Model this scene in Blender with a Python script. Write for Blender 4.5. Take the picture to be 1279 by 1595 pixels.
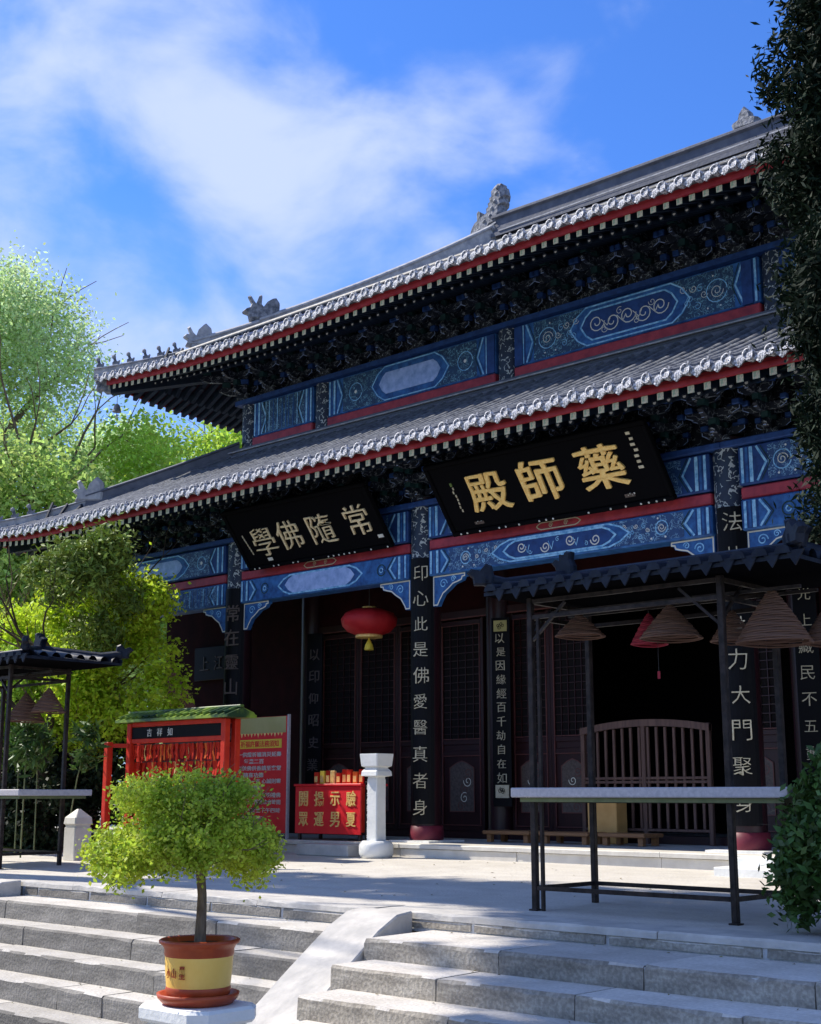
import bpy, math, random
import numpy as np
from mathutils import Vector, Matrix, Euler
R = math.radians
random.seed(7)
rng = np.random.default_rng(7)
S = bpy.context.scene
for _o in list(bpy.data.objects):
    bpy.data.objects.remove(_o)
COL = S.collection

# ------------------------------------------------------------------ camera
cam_d = bpy.data.cameras.new('camera'); cam = bpy.data.objects.new('camera', cam_d); COL.objects.link(cam)
cam.location = (0, 0, 0.9)
cam.rotation_euler = Euler((R(90 + 11.8), 0, R(42.8)), 'XYZ')
cam_d.sensor_fit = 'HORIZONTAL'; cam_d.sensor_width = 36.0
cam_d.lens = 36.0 * 2100 / 1279
cam_d.clip_start = 0.1; cam_d.clip_end = 3000
S.camera = cam

# ------------------------------------------------------------------ light and sky
SUN_TO = Vector((-0.90, -0.30, 1.0)).normalized()
SUN_EL = math.asin(SUN_TO.z)
SUN_AZ = math.atan2(SUN_TO.x, SUN_TO.y)
sun_d = bpy.data.lights.new('sun', 'SUN'); sun = bpy.data.objects.new('sun', sun_d); COL.objects.link(sun)
sun_d.energy = 5.0; sun_d.angle = R(0.5); sun_d.color = (1.0, 0.93, 0.82)
sun.rotation_euler = SUN_TO.to_track_quat('Z', 'Y').to_euler()
sun.location = (-20, -10, 40)

W = bpy.data.worlds.new('World'); S.world = W; W.use_nodes = True
wt = W.node_tree; wn = wt.nodes; wl = wt.links; wn.clear()
def N(nodes, t, **k):
    n = nodes.new(t)
    for a, b in k.items(): setattr(n, a, b)
    return n
sky = N(wn, 'ShaderNodeTexSky', sky_type='NISHITA', sun_disc=False, sun_elevation=SUN_EL, sun_rotation=SUN_AZ,
        air_density=1.0, dust_density=0.35, ozone_density=3.0)
tint = N(wn, 'ShaderNodeMixRGB', blend_type='MULTIPLY'); tint.inputs[0].default_value = 1
tint.inputs[2].default_value = (0.63, 1.12, 1.98, 1)
wl.new(sky.outputs[0], tint.inputs[1])
tc = N(wn, 'ShaderNodeTexCoord')
mp = N(wn, 'ShaderNodeMapping'); mp.inputs['Scale'].default_value = (1.0, 1.0, 1.7)
wl.new(tc.outputs['Generated'], mp.inputs[0])
n1 = N(wn, 'ShaderNodeTexNoise'); n1.inputs['Scale'].default_value = 7.0; n1.inputs['Detail'].default_value = 8; n1.inputs['Roughness'].default_value = .52
n1.inputs['Distortion'].default_value = .35
wl.new(mp.outputs[0], n1.inputs['Vector'])
n2 = N(wn, 'ShaderNodeTexNoise'); n2.inputs['Scale'].default_value = 13; n2.inputs['Detail'].default_value = 6; n2.inputs['Roughness'].default_value = .5
wl.new(mp.outputs[0], n2.inputs['Vector'])
CLOUD_BANKS = []   # (direction, angular size, weight)
def wmath(op, a, b=None, clamp=False):
    m = N(wn, 'ShaderNodeMath', operation=op, use_clamp=clamp)
    for i, v in enumerate((a, b)):
        if v is None: continue
        if isinstance(v, (int, float)): m.inputs[i].default_value = v
        else: wl.new(v, m.inputs[i])
    return m.outputs[0]
def bank(d, size, wgt):
    d = Vector(d).normalized()
    vm = N(wn, 'ShaderNodeVectorMath', operation='SUBTRACT'); wl.new(tc.outputs['Generated'], vm.inputs[0]); vm.inputs[1].default_value = d
    ln = N(wn, 'ShaderNodeVectorMath', operation='LENGTH'); wl.new(vm.outputs[0], ln.inputs[0])
    q = wmath('DIVIDE', ln.outputs['Value'], size)
    q = wmath('MULTIPLY', q, q)
    e = wmath('POWER', 2.718, wmath('MULTIPLY', q, -1.0))
    return wmath('MULTIPLY', e, wgt)
base = wmath('ADD', wmath('SUBTRACT', wmath('MULTIPLY', n1.outputs['Fac'], 1.75), .40), wmath('MULTIPLY', n2.outputs['Fac'], .46))
acc = None
# directions of the cloud banks seen over the hall, plus others around the sky
for d, s_, w_ in (((-.716,.476,.51), .075, .20), ((-.708,.514,.484), .07, .20), ((-.696,.551,.46), .065, .17), ((-.655,.59,.467), .06, .15),
                  ((-.615,.628,.478), .045, .12), ((-.682,.594,.427), .08, .15), ((-.648,.646,.404), .08, .15), ((-.73,.577,.366), .11, .19),
                  ((-.80,.47,.36), .10, .20), ((-.777,.46,.43), .05, .14), ((-.512,.699,.50), .018, .20), ((-.548,.70,.457), .020, .20), ((-.549,.68,.487), .012, .14),
                  ((-.755,.426,.50), .03, -.10), ((-.750,.530,.398), .045, -.16), ((-.459,.732,.503), .10, -.14), ((-.60,.60,.53), .05, -.05), ((-.50,.74,.44), .07, -.10), ((-.85,.48,.22), .14, .18),
                  ((.5,.6,.5), .5, .2), ((.7,-.3,.4), .6, .2), ((-.3,-.8,.45), .6, .2), ((-.95,-.2,.35), .4, .2), ((.1,.9,.35), .3, .12), ((-.1,-.2,.97), .6, .12)):
    b = bank(d, s_, w_ * (.78 if w_ > 0 else 1))
    acc = b if acc is None else wmath('ADD', acc, b)
dens = wmath('ADD', base, acc)
mr = N(wn, 'ShaderNodeMapRange', interpolation_type='SMOOTHSTEP'); wl.new(dens, mr.inputs[0])
mr.inputs[1].default_value = 0.56; mr.inputs[2].default_value = 1.36; mr.inputs[3].default_value = 0; mr.inputs[4].default_value = 0.86
# milkier air low down
sep = N(wn, 'ShaderNodeSeparateXYZ'); wl.new(tc.outputs['Generated'], sep.inputs[0])
hz = N(wn, 'ShaderNodeMapRange'); wl.new(sep.outputs['Z'], hz.inputs[0]); hz.inputs[1].default_value = 0.42; hz.inputs[2].default_value = 0.08
hz.inputs[3].default_value = 0.0; hz.inputs[4].default_value = 0.6
mixh = N(wn, 'ShaderNodeMixRGB'); wl.new(hz.outputs[0], mixh.inputs[0]); wl.new(tint.outputs[0], mixh.inputs[1]); mixh.inputs[2].default_value = (4.4, 5.9, 8.8, 1)
mixc = N(wn, 'ShaderNodeMixRGB'); wl.new(mr.outputs[0], mixc.inputs[0]); wl.new(mixh.outputs[0], mixc.inputs[1]); mixc.inputs[2].default_value = (6.0, 6.9, 9.2, 1)
bg = N(wn, 'ShaderNodeBackground'); bg.inputs[1].default_value = 0.085
wl.new(mixc.outputs[0], bg.inputs[0])
wo = N(wn, 'ShaderNodeOutputWorld'); wl.new(bg.outputs[0], wo.inputs[0])
S.view_settings.view_transform = 'Standard'; S.view_settings.look = 'None'
S.view_settings.exposure = 0.48; S.view_settings.gamma = 1.0
S.render.engine = 'CYCLES'
S.cycles.max_bounces = 6; S.cycles.diffuse_bounces = 3; S.cycles.transparent_max_bounces = 8
S.cycles.use_denoising = True

# ------------------------------------------------------------------ materials
MATS = {}
def mat(name, col, rough=.7, spec=.3, noise=None, bump=0, bscale=20, metal=0, col2=None, nscale=6, contrast=(.35, .65), detail=6, stretch=None, trans=0, island=0, emit=None):
    if name in MATS: return MATS[name]
    m = bpy.data.materials.new(name); m.use_nodes = True; t = m.node_tree; n = t.nodes; l = t.links
    b = n['Principled BSDF']; b.inputs['Roughness'].default_value = rough; b.inputs['Specular IOR Level'].default_value = spec
    b.inputs['Metallic'].default_value = metal
    b.inputs['Base Color'].default_value = (*col, 1)
    tcn = N(n, 'ShaderNodeTexCoord'); mpn = N(n, 'ShaderNodeMapping'); l.new(tcn.outputs['Object'], mpn.inputs[0])
    if stretch: mpn.inputs['Scale'].default_value = stretch
    out = None
    if col2:
        ns = N(n, 'ShaderNodeTexNoise'); ns.inputs['Scale'].default_value = nscale; ns.inputs['Detail'].default_value = detail; ns.inputs['Roughness'].default_value = .6
        l.new(mpn.outputs[0], ns.inputs['Vector'])
        cr = N(n, 'ShaderNodeValToRGB'); cr.color_ramp.elements[0].position = contrast[0]; cr.color_ramp.elements[1].position = contrast[1]
        cr.color_ramp.elements[0].color = (*col, 1); cr.color_ramp.elements[1].color = (*col2, 1)
        l.new(ns.outputs['Fac'], cr.inputs[0]); out = cr.outputs[0]
    if island:
        g = N(n, 'ShaderNodeNewGeometry'); hs = N(n, 'ShaderNodeHueSaturation')
        mr_ = N(n, 'ShaderNodeMapRange'); l.new(g.outputs['Random Per Island'], mr_.inputs[0]); mr_.inputs[3].default_value = 1 - island; mr_.inputs[4].default_value = 1 + island
        l.new(mr_.outputs[0], hs.inputs['Value'])
        mh = N(n, 'ShaderNodeMapRange'); l.new(g.outputs['Random Per Island'], mh.inputs[0]); mh.inputs[3].default_value = .485; mh.inputs[4].default_value = .512
        l.new(mh.outputs[0], hs.inputs['Hue'])
        if out: l.new(out, hs.inputs['Color'])
        else: hs.inputs['Color'].default_value = (*col, 1)
        out = hs.outputs[0]
    if out: l.new(out, b.inputs['Base Color'])
    if bump:
        nb = N(n, 'ShaderNodeTexNoise'); nb.inputs['Scale'].default_value = bscale; nb.inputs['Detail'].default_value = 5
        l.new(mpn.outputs[0], nb.inputs['Vector'])
        bp = N(n, 'ShaderNodeBump'); bp.inputs['Strength'].default_value = bump; bp.inputs['Distance'].default_value = .02
        l.new(nb.outputs['Fac'], bp.inputs['Height']); l.new(bp.outputs[0], b.inputs['Normal'])
    if trans:
        tr = N(n, 'ShaderNodeBsdfTranslucent'); mx = N(n, 'ShaderNodeMixShader'); mx.inputs[0].default_value = trans
        if out: l.new(out, tr.inputs[0])
        else: tr.inputs[0].default_value = (*col, 1)
        l.new(b.outputs[0], mx.inputs[1]); l.new(tr.outputs[0], mx.inputs[2])
        l.new(mx.outputs[0], n['Material Output'].inputs[0])
    if emit:
        b.inputs['Emission Color'].default_value = (*emit, 1); b.inputs['Emission Strength'].default_value = 1
    MATS[name] = m; return m
mat('tile', (.07,.078,.10), .6, .4, col2=(.22,.23,.25), nscale=9, bump=.4, bscale=30)
mat('tile_pale', (.13,.14,.17), .6, .4, col2=(.72,.72,.76), nscale=26, bump=.9, bscale=45, contrast=(.42,.56))
mat('roof_bed', (.15,.155,.17), .8, .2, col2=(.36,.36,.36), nscale=5, bump=.4)
mat('ridge', (.075,.085,.115), .6, .3, col2=(.12,.13,.165), nscale=5, bump=.25, bscale=20)
mat('ridge_pale', (.27,.28,.31), .7, .3, col2=(.46,.46,.47), nscale=8, bump=.3)
mat('beast', (.07,.08,.10), .7, .3, col2=(.30,.31,.34), nscale=12, bump=.8, bscale=24)
mat('fascia_red', (.30,.022,.03), .5, .3, col2=(.40,.04,.05), nscale=6)
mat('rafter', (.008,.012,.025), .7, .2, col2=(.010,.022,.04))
mat('rafter_end', (.62,.52,.36), .6, .3, col2=(.25,.38,.25), nscale=34, contrast=(.45,.6))
mat('dot_white', (.7,.72,.7), .6)
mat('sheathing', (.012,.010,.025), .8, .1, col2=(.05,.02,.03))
mat('blue', (.010,.05,.18), .55, .3, col2=(.04,.17,.46), nscale=9, contrast=(.3,.7))
mat('blue_deep', (.012,.04,.15), .6, .3, col2=(.02,.07,.24), nscale=9)
mat('blue_line', (.10,.32,.60), .5, .3, col2=(.34,.64,.88), nscale=15, contrast=(.36,.6))
mat('blue_pale', (.20,.32,.62), .5, .3, col2=(.40,.54,.88), nscale=8, contrast=(.3,.65))
mat('green_paint', (.008,.03,.035), .6, .3, col2=(.012,.05,.055), nscale=9)
mat('strip_red', (.22,.02,.04), .5, .3, col2=(.46,.05,.065), nscale=6, contrast=(.3,.7))
mat('cream_line', (.72,.70,.58), .6)
mat('gold', (.86,.52,.14), .42, .5, col2=(.98,.72,.27), nscale=20, metal=.15)
mat('gold_pale', (.42,.37,.24), .5, .4, col2=(.62,.57,.42), nscale=20)
mat('gold_soft', (.66,.50,.26), .5, .4, col2=(.86,.74,.48), nscale=24)
mat('ink_white', (.66,.66,.60), .6)
mat('dull_black', (.006,.006,.007), 1.0, 0)  # plain black without gloss, for plaque boards and rack roof undersides
mat('lacquer', (.0035,.0035,.005), .5, .12)
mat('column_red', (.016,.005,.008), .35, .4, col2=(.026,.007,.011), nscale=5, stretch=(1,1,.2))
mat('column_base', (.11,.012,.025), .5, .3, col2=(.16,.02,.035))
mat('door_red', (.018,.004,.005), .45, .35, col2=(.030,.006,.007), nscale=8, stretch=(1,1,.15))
mat('door_trim', (.10,.03,.028), .5, .4, col2=(.15,.05,.04), nscale=8)
mat('gold_dull', (.06,.045,.04), .6, .4, col2=(.12,.09,.075), nscale=30)
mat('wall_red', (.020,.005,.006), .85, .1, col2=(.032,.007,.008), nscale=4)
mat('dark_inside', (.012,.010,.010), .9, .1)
mat('marble', (.56,.53,.47), .6, .3, col2=(.68,.65,.58), nscale=4, bump=.15, bscale=25)
mat('marble_white', (.72,.73,.70), .55, .3, col2=(.83,.83,.80), nscale=5, bump=.2, bscale=30)
mat('kerb_stone', (.40,.385,.36), .8, .2, col2=(.58,.55,.50), nscale=3.5, bump=.3, bscale=22)
mat('mortar', (.52,.53,.54), .9, .1, col2=(.68,.68,.67), nscale=14, bump=.5, bscale=40)
mat('black_metal', (.018,.018,.02), .4, .5, col2=(.035,.033,.033), nscale=12)
mat('pole_metal', (.014,.011,.011), .42, .15, col2=(.045,.034,.030), nscale=14, bump=.3)
mat('rack_tile', (.006,.009,.018), .5, .2, col2=(.016,.022,.036), nscale=9, bump=.2)
mat('granite_top', (.40,.38,.40), .6, .2, col2=(.52,.49,.50), nscale=30)
mat('coil', (.15,.085,.06), .9, .05, col2=(.21,.125,.09), nscale=12, stretch=(.3,.3,9), bump=.5)
mat('coil_red', (.30,.03,.05), .85, .1, col2=(.38,.05,.07), nscale=12)
mat('sign_red', (.70,.012,.02), .45, .4, col2=(.78,.02,.03), nscale=3)
mat('red_paint', (.55,.022,.010), .5, .3, col2=(.68,.045,.015), nscale=5)
mat('ribbon_red', (.62,.03,.012), .6, .2, island=.35, trans=.2)
mat('ribbon_orange', (.80,.16,.03), .6, .2, island=.3, trans=.2)
mat('yellow', (.80,.60,.06), .5, .3)
mat('olive_gold', (.40,.36,.14), .5, .3, col2=(.46,.42,.18), nscale=3)
mat('lantern_red', (.42,.012,.018), .55, .3, col2=(.50,.02,.025), nscale=6)
mat('green_glaze', (.03,.07,.03), .35, .5, col2=(.26,.38,.05), nscale=3, contrast=(.4,.6))
mat('wood', (.28,.13,.06), .6, .3, col2=(.38,.19,.08), nscale=6, stretch=(.5,5,5))
mat('wood_yellow', (.55,.30,.09), .55, .3, col2=(.66,.38,.13), nscale=4)
mat('wood_slat', (.09,.05,.04), .6, .3, col2=(.15,.085,.065), nscale=6, stretch=(5,5,.5))
mat('terracotta', (.30,.045,.014), .4, .4, col2=(.44,.075,.02), nscale=5, bump=.1)
mat('pot_yellow', (.86,.52,.10), .4, .4, col2=(.92,.60,.15), nscale=4)
mat('soil', (.05,.035,.02), .95, .1, bump=.8, bscale=60)
mat('bark', (.13,.09,.06), .9, .1, col2=(.26,.19,.13), nscale=10, stretch=(3,3,.6), bump=.9, bscale=25)
mat('bark_dark', (.05,.04,.03), .9, .1, col2=(.10,.08,.06), nscale=8, stretch=(3,3,.6), bump=.9)
mat('leaf_lime', (.40,.56,.03), .55, .3, col2=(.66,.80,.06), nscale=2.5, island=.35, trans=.5)
mat('leaf_bonsai', (.26,.38,.03), .5, .35, col2=(.62,.72,.08), nscale=5, island=.35, trans=.5)
mat('leaf_tree', (.34,.50,.10), .55, .3, col2=(.52,.66,.20), nscale=.5, island=.35, trans=.5)
mat('leaf_pale', (.44,.60,.22), .6, .3, col2=(.66,.80,.42), nscale=.5, island=.35, trans=.5)
mat('leaf_bright', (.38,.58,.06), .55, .3, col2=(.52,.70,.11), nscale=.4, island=.3, trans=.5)
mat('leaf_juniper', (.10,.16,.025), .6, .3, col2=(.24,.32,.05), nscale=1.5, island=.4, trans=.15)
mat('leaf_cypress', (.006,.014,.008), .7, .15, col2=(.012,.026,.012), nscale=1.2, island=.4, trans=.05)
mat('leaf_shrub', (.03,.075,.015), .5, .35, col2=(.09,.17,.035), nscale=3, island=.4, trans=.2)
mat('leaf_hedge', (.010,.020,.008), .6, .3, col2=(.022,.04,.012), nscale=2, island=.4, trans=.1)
mat('bamboo', (.10,.13,.05), .5, .4, col2=(.16,.18,.08), nscale=8)
mat('ground', (.20,.18,.15), .95, .1, col2=(.30,.28,.24), nscale=1.5, bump=.3)
mat('lawn', (.05,.08,.02), .95, .1, col2=(.09,.13,.03), nscale=1.2, bump=.6)

def stone_mat(name, a, b, c, stain):
    m = bpy.data.materials.new(name); m.use_nodes = True; n = m.node_tree.nodes; l = m.node_tree.links; bs = n['Principled BSDF']
    bs.inputs['Roughness'].default_value = .85; bs.inputs['Specular IOR Level'].default_value = .25
    tcn = N(n, 'ShaderNodeTexCoord')
    oi = N(n, 'ShaderNodeObjectInfo'); vm = N(n, 'ShaderNodeVectorMath', operation='ADD')
    l.new(tcn.outputs['Object'], vm.inputs[0])
    ns = N(n, 'ShaderNodeTexNoise'); ns.inputs['Scale'].default_value = 3.2; ns.inputs['Detail'].default_value = 9; ns.inputs['Roughness'].default_value = .62
    mp_ = N(n, 'ShaderNodeMapping'); mp_.inputs['Scale'].default_value = (.7, 1, 2.2); l.new(tcn.outputs['Object'], mp_.inputs[0])
    l.new(mp_.outputs[0], ns.inputs['Vector'])
    cr = N(n, 'ShaderNodeValToRGB'); e = cr.color_ramp.elements; e[0].position = .3; e[0].color = (*a, 1); e[1].position = .7; e[1].color = (*c, 1)
    q = e.new(.5); q.color = (*b, 1); l.new(ns.outputs['Fac'], cr.inputs[0])
    n2_ = N(n, 'ShaderNodeTexNoise'); n2_.inputs['Scale'].default_value = 38; n2_.inputs['Detail'].default_value = 4
    l.new(tcn.outputs['Object'], n2_.inputs['Vector'])
    cr2 = N(n, 'ShaderNodeValToRGB'); cr2.color_ramp.elements[0].position = .42; cr2.color_ramp.elements[1].position = .62
    cr2.color_ramp.elements[0].color = (stain, stain, stain, 1); cr2.color_ramp.elements[1].color = (1, 1, 1, 1); l.new(n2_.outputs['Fac'], cr2.inputs[0])
    mx = N(n, 'ShaderNodeMixRGB', blend_type='MULTIPLY'); mx.inputs[0].default_value = 1; l.new(cr.outputs[0], mx.inputs[1]); l.new(cr2.outputs[0], mx.inputs[2])
    hs = N(n, 'ShaderNodeHueSaturation'); mr_ = N(n, 'ShaderNodeMapRange'); l.new(oi.outputs['Random'], mr_.inputs[0]); mr_.inputs[3].default_value = .82; mr_.inputs[4].default_value = 1.14
    l.new(mr_.outputs[0], hs.inputs['Value']); l.new(mx.outputs[0], hs.inputs['Color']); l.new(hs.outputs[0], bs.inputs['Base Color'])
    bp = N(n, 'ShaderNodeBump'); bp.inputs['Strength'].default_value = .7; bp.inputs['Distance'].default_value = .012
    ad = N(n, 'ShaderNodeMath', operation='ADD'); l.new(ns.outputs['Fac'], ad.inputs[0]); l.new(n2_.outputs['Fac'], ad.inputs[1]); l.new(ad.outputs[0], bp.inputs['Height'])
    l.new(bp.outputs[0], bs.inputs['Normal']); MATS[name] = m
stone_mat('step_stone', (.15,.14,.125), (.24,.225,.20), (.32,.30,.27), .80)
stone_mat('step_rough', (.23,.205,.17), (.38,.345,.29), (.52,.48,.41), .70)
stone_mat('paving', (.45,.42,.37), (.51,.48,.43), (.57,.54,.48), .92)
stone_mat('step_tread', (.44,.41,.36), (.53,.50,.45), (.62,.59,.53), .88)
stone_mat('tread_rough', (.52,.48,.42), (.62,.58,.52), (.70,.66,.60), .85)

def painted(name, a, b, line, scale=26, thr=.055):
    """dark painted ground with fine pale curling lines"""
    m = bpy.data.materials.new(name); m.use_nodes = True; n = m.node_tree.nodes; l = m.node_tree.links; bs = n['Principled BSDF']
    bs.inputs['Roughness'].default_value = .55
    tcn = N(n, 'ShaderNodeTexCoord')
    no = N(n, 'ShaderNodeTexNoise'); no.inputs['Scale'].default_value = 7; l.new(tcn.outputs['Object'], no.inputs['Vector'])
    va = N(n, 'ShaderNodeMixRGB', blend_type='ADD'); va.inputs[0].default_value = .35; l.new(tcn.outputs['Object'], va.inputs[1]); l.new(no.outputs['Color'], va.inputs[2])
    vo = N(n, 'ShaderNodeTexVoronoi', feature='DISTANCE_TO_EDGE'); vo.inputs['Scale'].default_value = scale; l.new(va.outputs[0], vo.inputs['Vector'])
    vs = N(n, 'ShaderNodeTexVoronoi'); vs.inputs['Scale'].default_value = scale * .6; l.new(va.outputs[0], vs.inputs['Vector'])
    c1 = N(n, 'ShaderNodeMixRGB'); l.new(vs.outputs['Color'], c1.inputs[0]); c1.inputs[1].default_value = (*a, 1); c1.inputs[2].default_value = (*b, 1)
    lt = N(n, 'ShaderNodeMath', operation='LESS_THAN'); l.new(vo.outputs['Distance'], lt.inputs[0]); lt.inputs[1].default_value = thr
    nz = N(n, 'ShaderNodeTexNoise'); nz.inputs['Scale'].default_value = 11; l.new(tcn.outputs['Object'], nz.inputs['Vector'])
    g = N(n, 'ShaderNodeMath', operation='GREATER_THAN'); l.new(nz.outputs['Fac'], g.inputs[0]); g.inputs[1].default_value = .48
    mu = N(n, 'ShaderNodeMath', operation='MULTIPLY'); l.new(lt.outputs[0], mu.inputs[0]); l.new(g.outputs[0], mu.inputs[1])
    c2 = N(n, 'ShaderNodeMixRGB'); l.new(mu.outputs[0], c2.inputs[0]); l.new(c1.outputs[0], c2.inputs[1]); c2.inputs[2].default_value = (*line, 1)
    l.new(c2.outputs[0], bs.inputs['Base Color']); MATS[name] = m
painted('paint_fine', (.010,.04,.13), (.016,.075,.22), (.20,.38,.54), 19, .055)
painted('paint_upper', (.006,.03,.085), (.010,.06,.15), (.16,.36,.46), 17, .045)
painted('paint_col', (.006,.010,.03), (.010,.028,.06), (.42,.46,.45), 7, .05)
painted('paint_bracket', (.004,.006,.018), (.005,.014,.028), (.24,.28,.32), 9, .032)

# ------------------------------------------------------------------ mesh helpers
class MB:
    def __init__(s): s.v = []; s.f = []; s.m = []; s.mats = []; s.sm = []
    def mi(s, name):
        if name not in s.mats: s.mats.append(name)
        return s.mats.index(name)
    def add(s, vs, fs, m, smooth=False, M=None):
        o = len(s.v); k = s.mi(m)
        if M is not None: vs = [M @ Vector(v) for v in vs]
        s.v += [tuple(v) for v in vs]; s.f += [tuple(i + o for i in f) for f in fs]; s.m += [k] * len(fs); s.sm += [smooth] * len(fs)
        return s
    def box(s, x0, x1, y0, y1, z0, z1, m, M=None, skip=()):
        vs = [(x0,y0,z0),(x1,y0,z0),(x1,y1,z0),(x0,y1,z0),(x0,y0,z1),(x1,y0,z1),(x1,y1,z1),(x0,y1,z1)]
        fs = [(0,3,2,1),(4,5,6,7),(0,1,5,4),(1,2,6,5),(2,3,7,6),(3,0,4,7)]
        return s.add(vs, fs, m, False, M)
    def cbox(s, c, d, m, M=None): return s.box(c[0]-d[0]/2, c[0]+d[0]/2, c[1]-d[1]/2, c[1]+d[1]/2, c[2]-d[2]/2, c[2]+d[2]/2, m, M)
    def bev(s, x0, x1, y0, y1, z0, z1, m, b=.01, M=None):
        """box with chamfered edges"""
        xs = (x0, x1); ys = (y0, y1); zs = (z0, z1); vs = []; idx = {}
        for i in (0,1):
            for j in (0,1):
                for k in (0,1):
                    sx = b if i == 0 else -b; sy = b if j == 0 else -b; sz = b if k == 0 else -b
                    idx[i,j,k,0] = len(vs); vs.append((xs[i], ys[j]+sy, zs[k]+sz))
                    idx[i,j,k,1] = len(vs); vs.append((xs[i]+sx, ys[j], zs[k]+sz))
                    idx[i,j,k,2] = len(vs); vs.append((xs[i]+sx, ys[j]+sy, zs[k]))
        fs = []
        for i in (0,1):
            f = [idx[i,0,0,0], idx[i,1,0,0], idx[i,1,1,0], idx[i,0,1,0]]; fs.append(f if i else f[::-1])
            f = [idx[0,i,0,1], idx[0,i,1,1], idx[1,i,1,1], idx[1,i,0,1]]; fs.append(f if i else f[::-1])
            f = [idx[0,0,i,2], idx[1,0,i,2], idx[1,1,i,2], idx[0,1,i,2]]; fs.append(f if i else f[::-1])
        for i in (0,1):
            for j in (0,1):
                fs.append([idx[i,j,0,0], idx[i,j,0,1], idx[i,j,1,1], idx[i,j,1,0]])
                fs.append([idx[i,0,j,0], idx[i,0,j,2], idx[i,1,j,2], idx[i,1,j,0]])
                fs.append([idx[0,i,j,1], idx[0,i,j,2], idx[1,i,j,2], idx[1,i,j,1]])
                for k in (0,1): fs.append([idx[i,j,k,0], idx[i,j,k,1], idx[i,j,k,2]])
        return s.add(vs, fs, m, False, M)
    def tube(s, pts, r, m, n=8, caps=True, smooth=True, up=None):
        pts = [Vector(p) for p in pts]; k = len(pts)
        rs = r if isinstance(r, (list, tuple)) else [r] * k
        vs = []; fs = []
        ref = Vector((0,0,1)) if abs((pts[-1]-pts[0]).normalized().z) < .9 else Vector((1,0,0))
        for i, p in enumerate(pts):
            t = (pts[min(i+1,k-1)] - pts[max(i-1,0)]).normalized()
            a = t.cross(ref).normalized(); b = a.cross(t)
            for j in range(n):
                an = 2*math.pi*(j + .5)/n; vs.append(p + a*math.cos(an)*rs[i] + b*math.sin(an)*rs[i])
        for i in range(k-1):
            for j in range(n): fs.append((i*n+j, i*n+(j+1)%n, (i+1)*n+(j+1)%n, (i+1)*n+j))
        s.add(vs, fs, m, smooth)
        if caps:
            s.add(vs[:n], [tuple(range(n))[::-1]], m); s.add(vs[-n:], [tuple(range(n))], m)
        return s
    def bar(s, p, q, w, m, h=None):
        """square-section bar from p to q"""
        p = Vector(p); q = Vector(q); t = (q-p).normalized(); h = h or w
        ref = Vector((0,0,1)) if abs(t.z) < .95 else Vector((0,1,0))
        a = t.cross(ref).normalized()*w/2; b = a.normalized().cross(t)*h/2
        vs = [p-a-b, p+a-b, p+a+b, p-a+b, q-a-b, q+a-b, q+a+b, q-a+b]
        return s.add(vs, [(0,1,2,3)[::-1],(4,5,6,7),(0,1,5,4),(1,2,6,5),(2,3,7,6),(3,0,4,7)], m)
    def lathe(s, prof, c, m, n=24, smooth=True, M=None, cap=True):
        vs = []; fs = []
        for (r, z) in prof:
            for j in range(n):
                an = 2*math.pi*j/n; vs.append((c[0]+r*math.cos(an), c[1]+r*math.sin(an), c[2]+z))
        for i in range(len(prof)-1):
            for j in range(n): fs.append((i*n+j, i*n+(j+1)%n, (i+1)*n+(j+1)%n, (i+1)*n+j))
        s.add(vs, fs, m, smooth, M)
        if cap:
            s.add(vs[:n], [tuple(range(n))[::-1]], m, False, M); s.add(vs[-n:], [tuple(range(n))], m, False, M)
        return s
    def prism(s, poly, y0, y1, m, M=None):
        """polygon in (x, z), extruded from y0 to y1"""
        n = len(poly); ar = sum(poly[i][0]*poly[(i+1)%n][1]-poly[(i+1)%n][0]*poly[i][1] for i in range(n))
        if ar < 0: poly = poly[::-1]
        vs = [(x,y0,z) for x,z in poly] + [(x,y1,z) for x,z in poly]
        fs = [tuple(range(n)), tuple(range(n, 2*n))[::-1]] + [(i, i+n, (i+1)%n+n, (i+1)%n) for i in range(n)]
        return s.add(vs, fs, m, False, M)
    def puffy(s, poly, t, m, M=None, inset=.82):
        """silhouette with a rounded-over thickness, about y=0"""
        n = len(poly); cx = sum(p[0] for p in poly)/n; cz = sum(p[1] for p in poly)/n
        ar = sum(poly[i][0]*poly[(i+1)%n][1]-poly[(i+1)%n][0]*poly[i][1] for i in range(n))
        if ar < 0: poly = poly[::-1]
        ins = [(cx+(x-cx)*inset, cz+(z-cz)*inset) for x,z in poly]
        rings = [[(x,-t,z) for x,z in ins], [(x,-t*.55,z) for x,z in poly], [(x,t*.55,z) for x,z in poly], [(x,t,z) for x,z in ins]]
        vs = sum(rings, []); fs = [tuple(range(n)), tuple(range(3*n, 4*n))[::-1]]
        for k in range(3):
            for i in range(n): fs.append((k*n+i, (k+1)*n+i, (k+1)*n+(i+1)%n, k*n+(i+1)%n))
        return s.add(vs, fs, m, False, M)
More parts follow.
